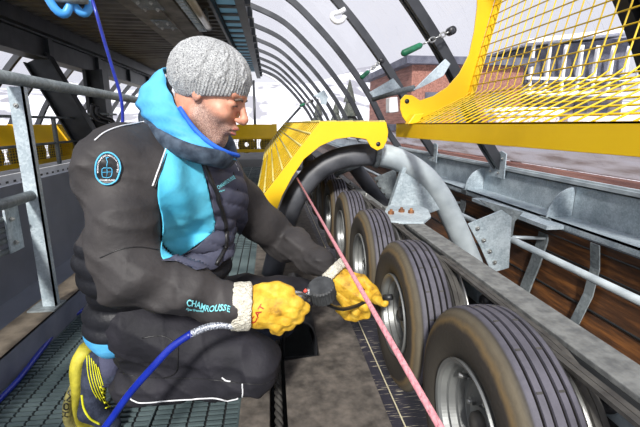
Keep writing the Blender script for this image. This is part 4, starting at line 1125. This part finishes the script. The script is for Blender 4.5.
def drape_patch(name,bv,poly,m,parent,off=.003,step=2.0,thick=.002,round_=True,quilt=None,meas=None):
    """a cloth panel cut to an outline and laid on the garment surface"""
    bd=smooth_poly(poly,True,5) if round_ else poly
    pts=[Vector(p) for p in bd]; nb=len(pts)
    x0=min(p.x for p in pts); x1=max(p.x for p in pts); y0=min(p.y for p in pts); y1=max(p.y for p in pts)
    x=x0
    while x<x1:
        y=y0
        while y<y1:
            if inside((x,y),bd): pts.append(Vector((x,y)))
            y+=step
        x+=step
    r=delaunay_2d_cdt(pts,[],[list(range(nb))],1,1e-4)
    vs=[];keep={}
    for i,p in enumerate(r[0]):
        q=hit(bv,p.x,p.y,off+(quilt(p.x,p.y) if quilt else 0))
        if q is not None: keep[i]=len(vs); vs.append(q)
    fs=[tuple(keep[i] for i in f) for f in r[2] if all(i in keep for i in f)]
    # drop stretched triangles
    fs=[f for f in fs if max((vs[f[0]]-vs[f[1]]).length,(vs[f[1]]-vs[f[2]]).length,(vs[f[2]]-vs[f[0]]).length)<.05]
    me=bpy.data.meshes.new(name); me.from_pydata([tuple(q) for q in vs],[],fs); me.materials.append(m)
    bm=bmesh.new(); bm.from_mesh(me); bmesh.ops.recalc_face_normals(bm,faces=bm.faces)
    loose=[q for q in bm.verts if not q.link_faces]; bmesh.ops.delete(bm,geom=loose,context='VERTS')
    for f in bm.faces: f.smooth=True
    bm.to_mesh(me); bm.free()
    o=bpy.data.objects.new(name,me); COL.objects.link(o); o.parent=parent; o.matrix_parent_inverse=Matrix.Translation(-person.location) if parent==person else Matrix.Identity(4)
    sm=o.modifiers.new('thickness','SOLIDIFY'); sm.thickness=thick; sm.offset=0
    return o
def drape_line(name,bv,line,r,m,parent,off=.002,seg=6,n=5,closed=False,flat=None):
    pts=[hit(bv,a,b,off) for a,b in smooth_poly(line,closed,n)]; pts=[p for p in pts if p is not None]
    if not pts: return None
    # remove depth jumps
    out=[pts[0]]
    for p in pts[1:]:
        if (p-out[-1]).length<.08: out.append(p)
    mb=MB(); mb.tube(out,r,seg,closed=closed); o=mb.build(name,m,parent); o.matrix_parent_inverse=Matrix.Translation(-person.location) if parent==person else Matrix.Identity(4); return o
def text_tris(txt,bold=False,shear=0.0,space=1.0):
    cu=bpy.data.curves.new('lettering','FONT'); cu.body=txt; cu.shear=shear; cu.space_character=space; cu.offset=.02 if bold else 0; cu.resolution_u=3
    o=bpy.data.objects.new('lettering',cu); COL.objects.link(o); dg=bpy.context.evaluated_depsgraph_get(); me=o.evaluated_get(dg).to_mesh()
    vs=[(p.co.x,p.co.y) for p in me.vertices]; fs=[tuple(p.vertices) for p in me.polygons]; o.evaluated_get(dg).to_mesh_clear(); bpy.data.objects.remove(o); bpy.data.curves.remove(cu)
    return vs,fs
def drape_text(name,bv,txt,p0,p1,h,m,parent,off=.004,bold=True,wave=None,shear=0,arc_=None):
    """text running from p0 to p1 (pixel measurements), letter height h px"""
    vs,fs=text_tris(txt,bold,shear); W=max(a for a,b in vs); H=.72
    d=Vector((p1[0]-p0[0],p1[1]-p0[1])); L=d.length; d.normalize(); nrm=Vector((d.y,-d.x))
    out=[]
    for a,b in vs:
        u=a/W
        if arc_:
            cx,cy,rx,ry,a0,a1=arc_; t=math.radians(a0+(a1-a0)*u); k=1+b/H*h
            px=cx+math.cos(t)*rx*k; py=cy-math.sin(t)*ry*k
        else:
            q=Vector(p0)+d*(u*L)+nrm*(b/H*h)+(nrm*wave(u) if wave else Vector((0,0))); px,py=q.x,q.y
        out.append(hit(bv,px,py,off))
    mb=MB(); ok=[i for i,q in enumerate(out) if q is not None]; mp={i:k for k,i in enumerate(ok)}
    mb.add([out[i] for i in ok],[tuple(mp[i] for i in f) for f in fs if all(i in mp for i in f)])
    o=mb.build(name,m,parent,recalc=True); o.matrix_parent_inverse=Matrix.Translation(-person.location) if parent==person else Matrix.Identity(4)
    return o
# garment panels (sub-parts of the jacket)
blue=[(168,140),(184,148),(196,160),(203,178),(209,200),(213,222),(211,233),(196,245),(178,255),(163,259),(160,240),(160,218),(157,200),(158,182),(161,168)]
o=drape_patch('front_panel',BJ,blue,M['bluefab'],JM,.004,2.0,quilt=lambda x,y:.003*math.sin(x*.22+1.4*math.sin(y*.05))+.0015*math.sin(y*.13-x*.1)); o['label']='sky blue front panel'
qn=[(188,146),(200,152),(215,152),(230,156),(240,172),(246,195),(247,218),(240,240),(230,256),(212,268),(196,272),(176,262),(160,262),(178,256),(196,246),(211,234),(214,222),(210,200),(204,178),(197,160)]
def ql(x,y):
    return .008*abs(math.sin((y-.30*x)*.21))**.5-.004
o=drape_patch('quilted_panel',BJ,qn,M['navy'],JM,.0055,1.3,round_=False,quilt=ql); o['label']='quilted grey navy front panel'
drape_line('front_zip',BJ,[(199,158),(206,176),(215,196),(221,214),(224,232),(222,250),(214,264)],.0062,M['zip'],JM,.010)
drape_line('chest_zip',BJ,[(204,149),(218,152),(227,160),(233,176),(236,190)],.0022,M['zip'],JM,.006)
drape_line('zip_edge',BJ,[(205,149),(219,151),(229,158),(236,172)],.0016,M['piping'],JM,.009)
drape_line('piping',BJ,[(171,136),(166,148),(161,162),(155,178),(152,186)],.0020,M['piping'],JM,.004)
drape_line('piping',BJ,[(173,138),(168,150),(163,164),(157,180),(154,188)],.0016,M['zip'],JM,.004)
drape_line('piping',BJ,[(95,141),(105,133),(120,127),(136,124),(150,121)],.0016,M['piping'],JM,.002)
drape_line('seam',BJ,[(100,258),(118,250),(138,247),(158,250)],.0012,M['zip'],JM,.001)
drape_line('seam',BJ,[(158,186),(160,200),(161,230),(164,258)],.0012,M['zip'],JM,.003)
# sleeve badge
bc=(108,169); rx,ry=12.0,16.0
ov=lambda k,n=28,a0=0,a1=360: [(bc[0]+rx*k*math.cos(math.radians(a0+(a1-a0)*i/n)),bc[1]-ry*k*math.sin(math.radians(a0+(a1-a0)*i/n))) for i in range(n)]
bd=drape_patch('shoulder_badge',BJ,ov(1.0),M['zip'],JM,.0035,2.0,round_=False); bd['label']='round badge with a cable car cabin'
drape_line('badge_ring',BJ,ov(1.0),.0019,M['skyring'],bd,.005,closed=True,n=2)
cab=[(104,167),(111,167),(112.5,170),(112,175),(110,177),(105,177),(103,175),(102.5,170)]
drape_line('cabin_icon',BJ,cab,.0008,M['skyring'],bd,.006,closed=True,n=2)
drape_line('cabin_icon',BJ,[(107.5,167),(107.5,163),(106.5,161),(107,158)],.0008,M['skyring'],bd,.006,n=2)
drape_line('cabin_icon',BJ,[(103,172),(112,172)],.0006,M['skyring'],bd,.006,n=2)
drape_line('cabin_icon',BJ,[(107.5,168),(107.5,176)],.0006,M['skyring'],bd,.006,n=2)
drape_line('cabin_icon',BJ,[(105.5,159),(109,158)],.0008,M['skyring'],bd,.006,n=2)
drape_text('badge_lettering',BJ,'CHAMROUSSE',(100.5,181),(115.5,181),2.2,M['piping'],bd,.0065)
drape_text('badge_lettering',BJ,'REMONTEES MECANIQUES',(0,0),(1,0),.14,M['piping'],bd,.0065,arc_=(108,169,rx*.76,ry*.76,195,-15))
# sleeve and chest print
drape_text('sleeve_lettering',BJ,'CHAMROUSSE',(186,305),(229,313),6.2,M['cyan'],JM,.004,wave=lambda u:1.3*math.sin(u*9))
drape_text('sleeve_lettering',BJ,'Alpes Grenoble',(185.5,308.5),(204,311),2.2,M['cyan'],JM,.004)
drape_text('chest_lettering',BJ,'CHAMROUSSE',(215,189),(233,179),3.6,M['cyan'],JM,.011)
drape_text('chest_lettering',BJ,'Alpes',(216,192),(222,190),1.8,M['cyan'],JM,.011)
# collar
def ptube(name,pts,r,m,parent,flat=None,n=5,closed=False,seg=12):
    sp=spline(pts,n) if not closed else spline(list(pts)+[pts[0]],n)[:-1]
    mb=MB(); mb.tube(sp,r,seg,closed=closed,flat=flat); o=mb.build(name,m,parent); o.matrix_parent_inverse=Matrix.Translation(-person.location) if parent==person else Matrix.Identity(4); return o
cp=[at(143,119,Y=1.14),at(150,130,Y=1.05),at(168,143,Y=.995),at(192,153,Y=.975),at(215,158,Y=.99),at(228,161,Y=1.05),at(231,157,Y=1.13),at(222,138,Y=1.22),at(185,125,Y=1.25),at(155,117,Y=1.20)]
ptube('collar',cp,.0125,M['collar'],JM,flat=1.9,closed=True)
cp2=[p+Vector((0,0.004,.016)) for p in cp]
# hood lining: a standing flap of sky blue cloth round the nape
up=[at(178,100,Y=.99),at(168,84,Y=1.02),at(164,70,Y=1.08),at(172,68,Y=1.14),at(186,72,Y=1.20)]
def loft(name,A,B,m,parent,bul=.012,th=.004,nu=24,nv=8):
    a=spline(A,8); b=spline(B,8); n=min(len(a),len(b)); vs=[]
    for i in range(n):
        for j in range(nv+1):
            t=j/nv; p=a[i]*(1-t)+b[i]*t; nn=Vector((-.5,-.8,.3)).normalized(); vs.append(p+nn*(bul*math.sin(PI*t)+.004*math.sin(i*.9+j*1.3)))
    fs=[(i*(nv+1)+j,(i+1)*(nv+1)+j,(i+1)*(nv+1)+j+1,i*(nv+1)+j+1) for i in range(n-1) for j in range(nv)]
    mb=MB(); mb.add(vs,fs,True); o=mb.build(name,m,parent); o.matrix_parent_inverse=Matrix.Identity(4)
    s_=o.modifiers.new('thickness','SOLIDIFY'); s_.thickness=th; s_.offset=0; return o
inn=[at(176,70,Y=1.17),at(164,69,Y=1.10),at(168,88,Y=1.05),at(178,108,Y=1.01),at(192,128,Y=.995),at(208,143,Y=.99),at(224,152,Y=1.01),at(237,156,Y=1.06)]
out=[at(150,84,Y=1.22),at(137,100,Y=1.13),at(141,113,Y=1.08),at(153,126,Y=1.03),at(170,141,Y=.995),at(194,153,Y=.98),at(216,158,Y=.995),at(236,160,Y=1.05)]
hd=loft('hood',inn,out,M['hood'],JM); hd['label']='sky blue hood lining folded at the nape'
ptube('hood_edge',[p+Vector((.004,-.003,.001)) for p in inn[3:]],.0055,M['royal'],hd)
inn2=[at(172,72,Y=1.16),at(172,92,Y=1.09),at(180,112,Y=1.05),at(192,126,Y=1.03),at(206,138,Y=1.03)]
inn1=[at(166,72,Y=1.14),at(168,90,Y=1.07),at(176,108,Y=1.03),at(190,126,Y=1.01),at(206,141,Y=1.01)]
lf=loft('hood_lining',inn2,inn1,M['padded'],JM,bul=.0)
ptube('hood_tail',[at(150,92,Y=1.12),at(140,99,Y=1.10),at(136,103,Y=1.09),at(146,112,Y=1.06)],[.012]*16 ,M['hood'],hd) if False else None
# shirt hem
def f_shirt(P):
    a=at(116,328,Y=1.135); b=at(148,318,Y=1.17)
    d=s_cap(P,a,b,.084,.078)-.003*wr(P,1.5,4)
    return d
lo,hi=lo_hi([at(112,322,Y=1.14),at(148,312,Y=1.17)],.12); v,F=sdf_mesh(f_shirt,lo,hi,.007)
o=mesh_np('undershirt',v,F,M['hood'],person); o.matrix_parent_inverse=Matrix.Translation(-person.location); o['label']='bright blue shirt hem below the jacket'
# ---- trousers
HR=at(136,324,Y=1.12); KR=at(258,359,Y=1.06); KR2=at(254,374,Y=1.04); AR=at(134,384,Y=1.13)
HL=at(165,300,Y=1.22); KL=at(299,294,Y=1.46); AL=Vector((.0,1.50,.20))
def f_trou(P):
    d=s_cap(P,HR,KR,.088,.066)-folds(P,HR,KR,42,.002,1)
    d=smin(d,s_cap(P,KR2,AR,.059,.062)-folds(P,KR2,AR,34,.002,3),.03)
    d=smin(d,s_cap(P,at(136,352,Y=1.13),at(215,366,Y=1.08),.055,.055),.03)
    d=smin(d,s_cap(P,HL,KL,.088,.064)-folds(P,HL,KL,40,.003,5),.03)
    d=smin(d,s_cap(P,KL,AL,.060,.055)-folds(P,KL,AL,45,.004,6),.015)
    d=smin(d,s_cap(P,at(134,312,Y=1.16),at(158,302,Y=1.20),.094,.095),.04)
    return d-.003*wr(P,1.1,7)-.009*cr(P,.8,7)
pts=[HR,KR,KR2,AR,HL,KL,AL]; lo,hi=lo_hi(pts,.115)
v,F=sdf_mesh(f_trou,lo,hi,.006)
TM=mesh_np('trousers',v,F,M['trouser'],person); TM.matrix_parent_inverse=Matrix.Translation(-person.location)
BT=bvh_of(TM)
drape_line('reflective_piping',BT,[(131,398),(140,402),(156,401),(176,399),(196,398),(214,397),(230,400),(238,397)],.0022,M['piping'],TM,.004)
drape_line('reflective_piping',BT,[(243,383),(243,390),(242.5,396)],.0022,M['piping'],TM,.004)
drape_line('reflective_piping',BT,[(222,377),(226,380),(231,381)],.0022,M['piping'],TM,.004)
drape_line('seam',BT,[(120,372),(140,377),(170,378),(205,379),(240,383),(262,384),(276,378)],.0012,M['zip'],TM,.001)
drape_line('pocket_edge',BT,[(142,338),(162,336),(176,344),(178,352),(176,372),(164,378)],.0016,M['zip'],TM,.0015)
tg=drape_line('green_toggle',BT,[(102,353),(106,355)],.006,M['green'],TM,.004)
# ---- shoe
def f_up(P):
    d=s_cap(P,at(95,360,Y=1.15),at(90,406,Y=1.15),.036,.040)
    d=smin(d,s_cap(P,at(90,408,Y=1.15),at(112,424,Y=1.16),.038,.026),.02)
    d=smin(d,s_cap(P,at(110,374,Y=1.15),at(98,376,Y=1.15),.036,.036),.025)
    return d
lo,hi=lo_hi([at(95,360,Y=1.15),at(90,408,Y=1.15),at(112,424,Y=1.16),at(110,374,Y=1.15)],.05); v,F=sdf_mesh(f_up,lo,hi,.0035)
SH=mesh_np('shoe',v,F,M['shoe'],person); SH.matrix_parent_inverse=Matrix.Translation(-person.location); SH['label']='navy trail shoe with lime sole and laces'
BS=bvh_of(SH)
def slabpath(path,w,t,m,name,parent,wide=Vector((.25,.97,0))):
    sp=spline(path,5); rings=[]; vs=[]; fs=[]; wide=wide.normalized(); seg=14; n=len(sp)
    for i,p in enumerate(sp):
        tg_=(sp[min(i+1,n-1)]-sp[max(i-1,0)]).normalized(); nn=tg_.cross(wide).normalized()
        e=math.sin(PI*min(1,max(.0,(i+.6)/(n+.2))))**.35
        for k in range(seg):
            a=2*PI*k/seg; ca=math.cos(a); sa=math.sin(a)
            tt=t if not isinstance(t,(list,tuple)) else t[0]+(t[1]-t[0])*min(1,max(0,(i/(n-1)-.25)/.35))
            vs.append(p+wide*w*e*math.copysign(abs(ca)**.6,ca)+nn*tt*math.copysign(abs(sa)**.6,sa))
    for i in range(n-1):
        for k in range(seg): fs.append((i*seg+k,i*seg+(k+1)%seg,(i+1)*seg+(k+1)%seg,(i+1)*seg+k))
    fs+= [tuple(range(seg-1,-1,-1)),tuple((n-1)*seg+k for k in range(seg))]
    mb=MB(); mb.add(vs,fs,True); o=mb.build(name,m,parent); return o
mid=slabpath([at(87,347,Y=1.15),at(82,362,Y=1.15),at(84,385,Y=1.15),at(84,404,Y=1.15),at(89,421,Y=1.15),at(104,430,Y=1.16)],.046,(.020,.007),M['lime'],'midsole',SH)
osl=slabpath([at(80,378,Y=1.15),at(77,388,Y=1.15),at(75,402,Y=1.15),at(77,418,Y=1.15),at(90,433,Y=1.15)],.046,.0125,M['olive'],'outsole',SH)
BO=bvh_of(osl)
drape_text('sole_lettering',BO,'HOKA',(67,418),(71,389),5,M['zip'],SH,.002)
for i in range(6):
    drape_line('lime_stripe',BS,[(87+i*2.2,352+i*3),(88+i*3.2,372+i*3),(92+i*4,388+i*3.5),(97+i*4,398+i*3)],.0016,M['limelace'],SH,.001)
for i in range(5):
    drape_line('lace',BS,[(100+i*1.2,386+i*5.5),(107+i*.6,389+i*4.5),(116-i*.3,388+i*5)],.0024,M['limelace'],SH,.003)
drape_line('lime_stripe',BS,[(82,395),(84,408),(90,418),(100,424)],.0035,M['limelace'],SH,.001)
mb=MB(); mb.tube([at(111,350,Y=1.15),at(110,364,Y=1.15),at(108,380,Y=1.15)],[.034,.034,.036],20); o=mb.build('sock',M['sock'],person); o.matrix_parent_inverse=Matrix.Translation(-person.location)
# the other shoe, flat on the plate behind the knee
def f_up2(P):
    d=s_ell(P,(-.04,1.52,.115),(.12,.045,.045)); d=smin(d,s_cap(P,(-.06,1.50,.12),(-.02,1.50,.18),.045,.045),.02); d=smax(d,-(P[...,2]-.062),.004); return d
v,F=sdf_mesh(f_up2,(-.20,1.44,.04),(.10,1.60,.26),.006)
o=mesh_np('shoe',v,F,M['shoe'],person); o.matrix_parent_inverse=Matrix.Translation(-person.location)
# ---- gloves
def hand(name,prims,k,lo,hi,h=.0026,amp=.0012):
    def f(P):
        d=None
        for grp,kk in prims:
            g=None
            for pr in grp:
                q=s_cap(P,*pr) if len(pr)==4 else s_ell(P,*pr)
                g=q if g is None else smin(g,q,.006)
            d=g if d is None else smin(d,g,kk)
        return d-amp*wr(P,2.6,1)-.0022*cr(P,2.2,3)
    v,F=sdf_mesh(f,lo,hi,h); o=mesh_np(name,v,F,M['glove'],person); o.matrix_parent_inverse=Matrix.Translation(-person.location); return o
def q(px,py,Y): return at(px,py,Y=Y)
def chain(pts,rs): return [(pts[i],pts[i+1],rs[i],rs[i+1]) for i in range(len(pts)-1)]
R=[(chain([q(246,306,.905),q(262,305,.90),q(281,302,.90)],[.044,.041,.034]),.01),
   (chain([q(258,314,.90),q(274,315,.90)],[.034,.028]),.012),
   (chain([q(258,292,.91),q(276,288,.90),q(290,291,.905)],[.018,.0155,.0125]),.008),      # thumb
   (chain([q(280,301,.888),q(296,303,.885),q(304,308,.900),q(300,312,.925)],[.0165,.0150,.0140,.0125]),.008),
   (chain([q(278,308,.880),q(292,312,.880),q(298,317,.895),q(293,320,.920)],[.0160,.0150,.0140,.0125]),.008),
   (chain([q(272,315,.880),q(285,319,.882),q(289,324,.897),q(284,326,.92)],[.0155,.0145,.0135,.012]),.008),
   (chain([q(265,320,.882),q(276,325,.885),q(279,329,.900),q(274,330,.92)],[.0145,.0130,.0125,.011]),.008)]
allp=[p[0] for g,_ in R for p in g]+[p[1] for g,_ in R for p in g]; lo,hi=lo_hi(allp,.055)
GR=hand('glove',R,.01,lo,hi); GR['label']='yellow leather glove of the right hand on the inflator trigger'
BG=bvh_of(GR)
drape_text('glove_lettering',BG,'CAT',(254,324),(265,306),5,mat('red_brown_print',(150,36,20),(180,50,26),rough=.6,scale=30),GR,.002)
fx=lambda px,py,X: at(px,py,X=X)
L_=[(chain([q(336,275,1.225),q(347,285,1.20),q(353,292,1.185)],[.038,.037,.032]),.01),
   (chain([q(350,278,1.19),q(362,280,1.17),q(372,289,1.145),fx(378,296,.312)],[.019,.0165,.0145,.0115]),.006),   # index
   (chain([q(354,294,1.165),q(368,297,1.14),fx(377,300,.305),fx(385,303,.318)],[.018,.0155,.0135,.0115]),.004),    # thumb tip side
   (chain([q(352,300,1.17),q(364,306,1.15),q(366,314,1.165),q(357,316,1.19)],[.0175,.0155,.0145,.013]),.004),
   (chain([q(346,300,1.18),q(356,311,1.165),q(355,317,1.18),q(347,316,1.20)],[.017,.015,.014,.0125]),.004),
   (chain([q(340,295,1.19),q(347,307,1.18),q(345,313,1.195),q(339,309,1.21)],[.0155,.0135,.0125,.0115]),.004)]
allp=[p[0] for g,_ in L_ for p in g]+[p[1] for g,_ in L_ for p in g]; lo,hi=lo_hi(allp,.05)
GL=hand('glove',L_,.01,lo,hi); GL['label']='yellow leather glove of the left hand at the wheel valve'
# fleece cuffs
def cuff(name,a,b,r,th,seed):
    a=Vector(a); b=Vector(b); d=(b-a).normalized()
    def f(P):
        t=(P-A_(a))@A_(d); u=P-A_(a)-t[...,None]*A_(d); rr=np.linalg.norm(u,axis=-1); L=(b-a).length
        qx=np.abs(rr-r)-th; qy=np.abs(t-L/2)-L/2
        dd=np.minimum(np.maximum(qx,qy),0)+np.sqrt(np.maximum(qx,0)**2+np.maximum(qy,0)**2)-.005
        return dd-.0012*wr(P,3,seed)-.0014*wr(P,9,seed+1)-.0008*wr(P,19,seed+2)
    lo,hi=lo_hi([a,b],r+.03); v,F=sdf_mesh(f,lo,hi,.003); o=mesh_np(name,v,F,M['fleece'],person); o.matrix_parent_inverse=Matrix.Translation(-person.location); o['label']='cream fleece cuff'; return o
cuff('glove_cuff',q(234,306,.90),q(249,306,.902),.046,.006,1)
cuff('glove_cuff',q(331,270,1.225),q(336,275,1.215),.043,.004,3)

# ================================================================ INFLATOR, HOSES, ROPE
r=empty('tyre_inflator',at(318,292,Y=.97),'chrome tyre inflator with a ribbed black gauge held between the gloves','inflator')
gc=at(322,291,Y=.97); ax=Vector((-.22,-.38,.90)).normalized()
mb=MB(); u=ax.orthogonal().normalized(); w_=ax.cross(u); n=96; rings=[]
hs=[(-.023,.020),(-.0225,.031),(-.019,.0345),(.019,.0345),(.0225,.031),(.023,.020)]
vs=[]
for h_,rr in hs:
    for k in range(n):
        a=2*PI*k/n; r2=rr+(.0016 if k%4<2 else -.0004)*(1 if rr>.031 else 0); vs.append(gc+ax*h_+(u*math.cos(a)+w_*math.sin(a))*r2)
fs=[(i*n+k,i*n+(k+1)%n,(i+1)*n+(k+1)%n,(i+1)*n+k) for i in range(len(hs)-1) for k in range(n)]+[tuple(range(n-1,-1,-1)),tuple((len(hs)-1)*n+k for k in range(n))]
mb.add(vs,fs); mb.build('gauge',M['gaugerub'],r)
mb=MB(); mb.tube([at(284,299,Y=.90),at(297,297,Y=.92),at(308,295,Y=.95),gc-Vector((.03,0,0))],[.009,.010,.009,.008],12)
mb.tube([at(292,292,Y=.905),at(300,293,Y=.92),at(309,297,Y=.94)],[.004,.005,.005],8)
mb.tube([at(308,289,Y=.945),at(309,301,Y=.945)],.0055,8); mb.build('valve_body',M['chrome'],r)
mb=MB(); mb.tube([at(304.5,292,Y=.925),at(306.5,289.5,Y=.925)],.0045,10); o=mb.build('release_button',mat('red_button',(214,70,60),(230,90,76),scale=10),r); o['label']='small red button'
mb=MB(); mb.tube(spline([gc+Vector((.0,0,-.028)),at(331,306,Y=.99),at(343,309,Y=1.05),at(356,306,Y=1.12),at(368,301,Y=1.14),fx(384,299,.318)],6),.0058,10); mb.build('gauge_hose',M['blackplastic'],r)
mb=MB(); a=fx(384,298,.316); b=fx(392,297,.335); mb.tube([a,b],[.010,.009],12); mb.build('chuck',M['blackplastic'],r)
rebase(r)
hp=[at(98,437,Y=.86),at(112,418,Y=.86),at(130,393,Y=.85),at(152,368,Y=.845),at(172,347,Y=.85),at(192,333,Y=.855)]
r=empty('inflator_hose',at(150,370,Y=.85),'bright blue air hose with silver braided end running to the right glove','hose')
mb=MB(); mb.tube(spline(hp,6),.0085,14); mb.build('hose',M['bluehose'],r)
bp_=[at(190,334.5,Y=.855),at(205,328,Y=.853),at(220,325,Y=.853),at(234,325,Y=.86),at(250,318,Y=.90)]
mb=MB(); mb.tube(spline(bp_,6),.0075,12)
for s_ in (1,-1):
    for ph in range(4):
        sp=spline(bp_,16); pts=[]
        for i,p in enumerate(sp):
            t=(sp[min(i+1,len(sp)-1)]-sp[max(i-1,0)]).normalized(); a_=t.orthogonal().normalized(); b_=t.cross(a_); an=s_*i*.55+ph*PI/2; pts.append(p+(a_*math.cos(an)+b_*math.sin(an))*.0078)
        mb.tube(pts,.0011,4)
mb.build('braided_sleeve',M['braid'],r); rebase(r)
a=at(297,178,Y=1.95); b=at(440,427,Y=.335); d=b-a
mb=MB(); n=120
mb.tube([a,b+d*.12],.0042,10)
for ph in range(3):
    mb.tube([a+d*(i/160*1.12)+Vector((math.cos(i*1.1+ph*2.1),0,math.sin(i*1.1+ph*2.1)))*.0020 for i in range(161)],.0026,6)
tag(mb.build('pull_rope',M['pink']),'taut pink rope running diagonally from the arch pipe past the left glove','rope')

# ================================================================ LIGHT
w=bpy.data.worlds.new('sky'); scn.world=w; w.use_nodes=True; nt=w.node_tree
bg=nt.nodes['Background']; bg.inputs[1].default_value=.92
tc=nt.nodes.new('ShaderNodeTexCoord'); nz=nt.nodes.new('ShaderNodeTexNoise'); nz.inputs['Scale'].default_value=1.6; nz.inputs['Detail'].default_value=4
cr=nt.nodes.new('ShaderNodeValToRGB'); cr.color_ramp.elements[0].position=.3; cr.color_ramp.elements[1].position=.7
cr.color_ramp.elements[0].color=(.72,.73,.82,1); cr.color_ramp.elements[1].color=(.92,.92,.98,1)
nt.links.new(tc.outputs['Generated'],nz.inputs['Vector']); nt.links.new(nz.outputs['Fac'],cr.inputs[0]); nt.links.new(cr.outputs[0],bg.inputs[0])
sd=bpy.data.lights.new('sun','SUN'); sd.energy=4.6; sd.angle=math.radians(6); sd.color=(1,.97,.92)
so=bpy.data.objects.new('sun',sd); COL.objects.link(so)
so.rotation_euler=Vector((-.20,-.80,.54)).to_track_quat('Z','Y').to_euler()
scn.view_settings.view_transform='Standard'; scn.view_settings.look='None'; scn.view_settings.gamma=1; scn.view_settings.exposure=.2
try: scn.view_settings.use_curve_mapping=False
except Exception: pass
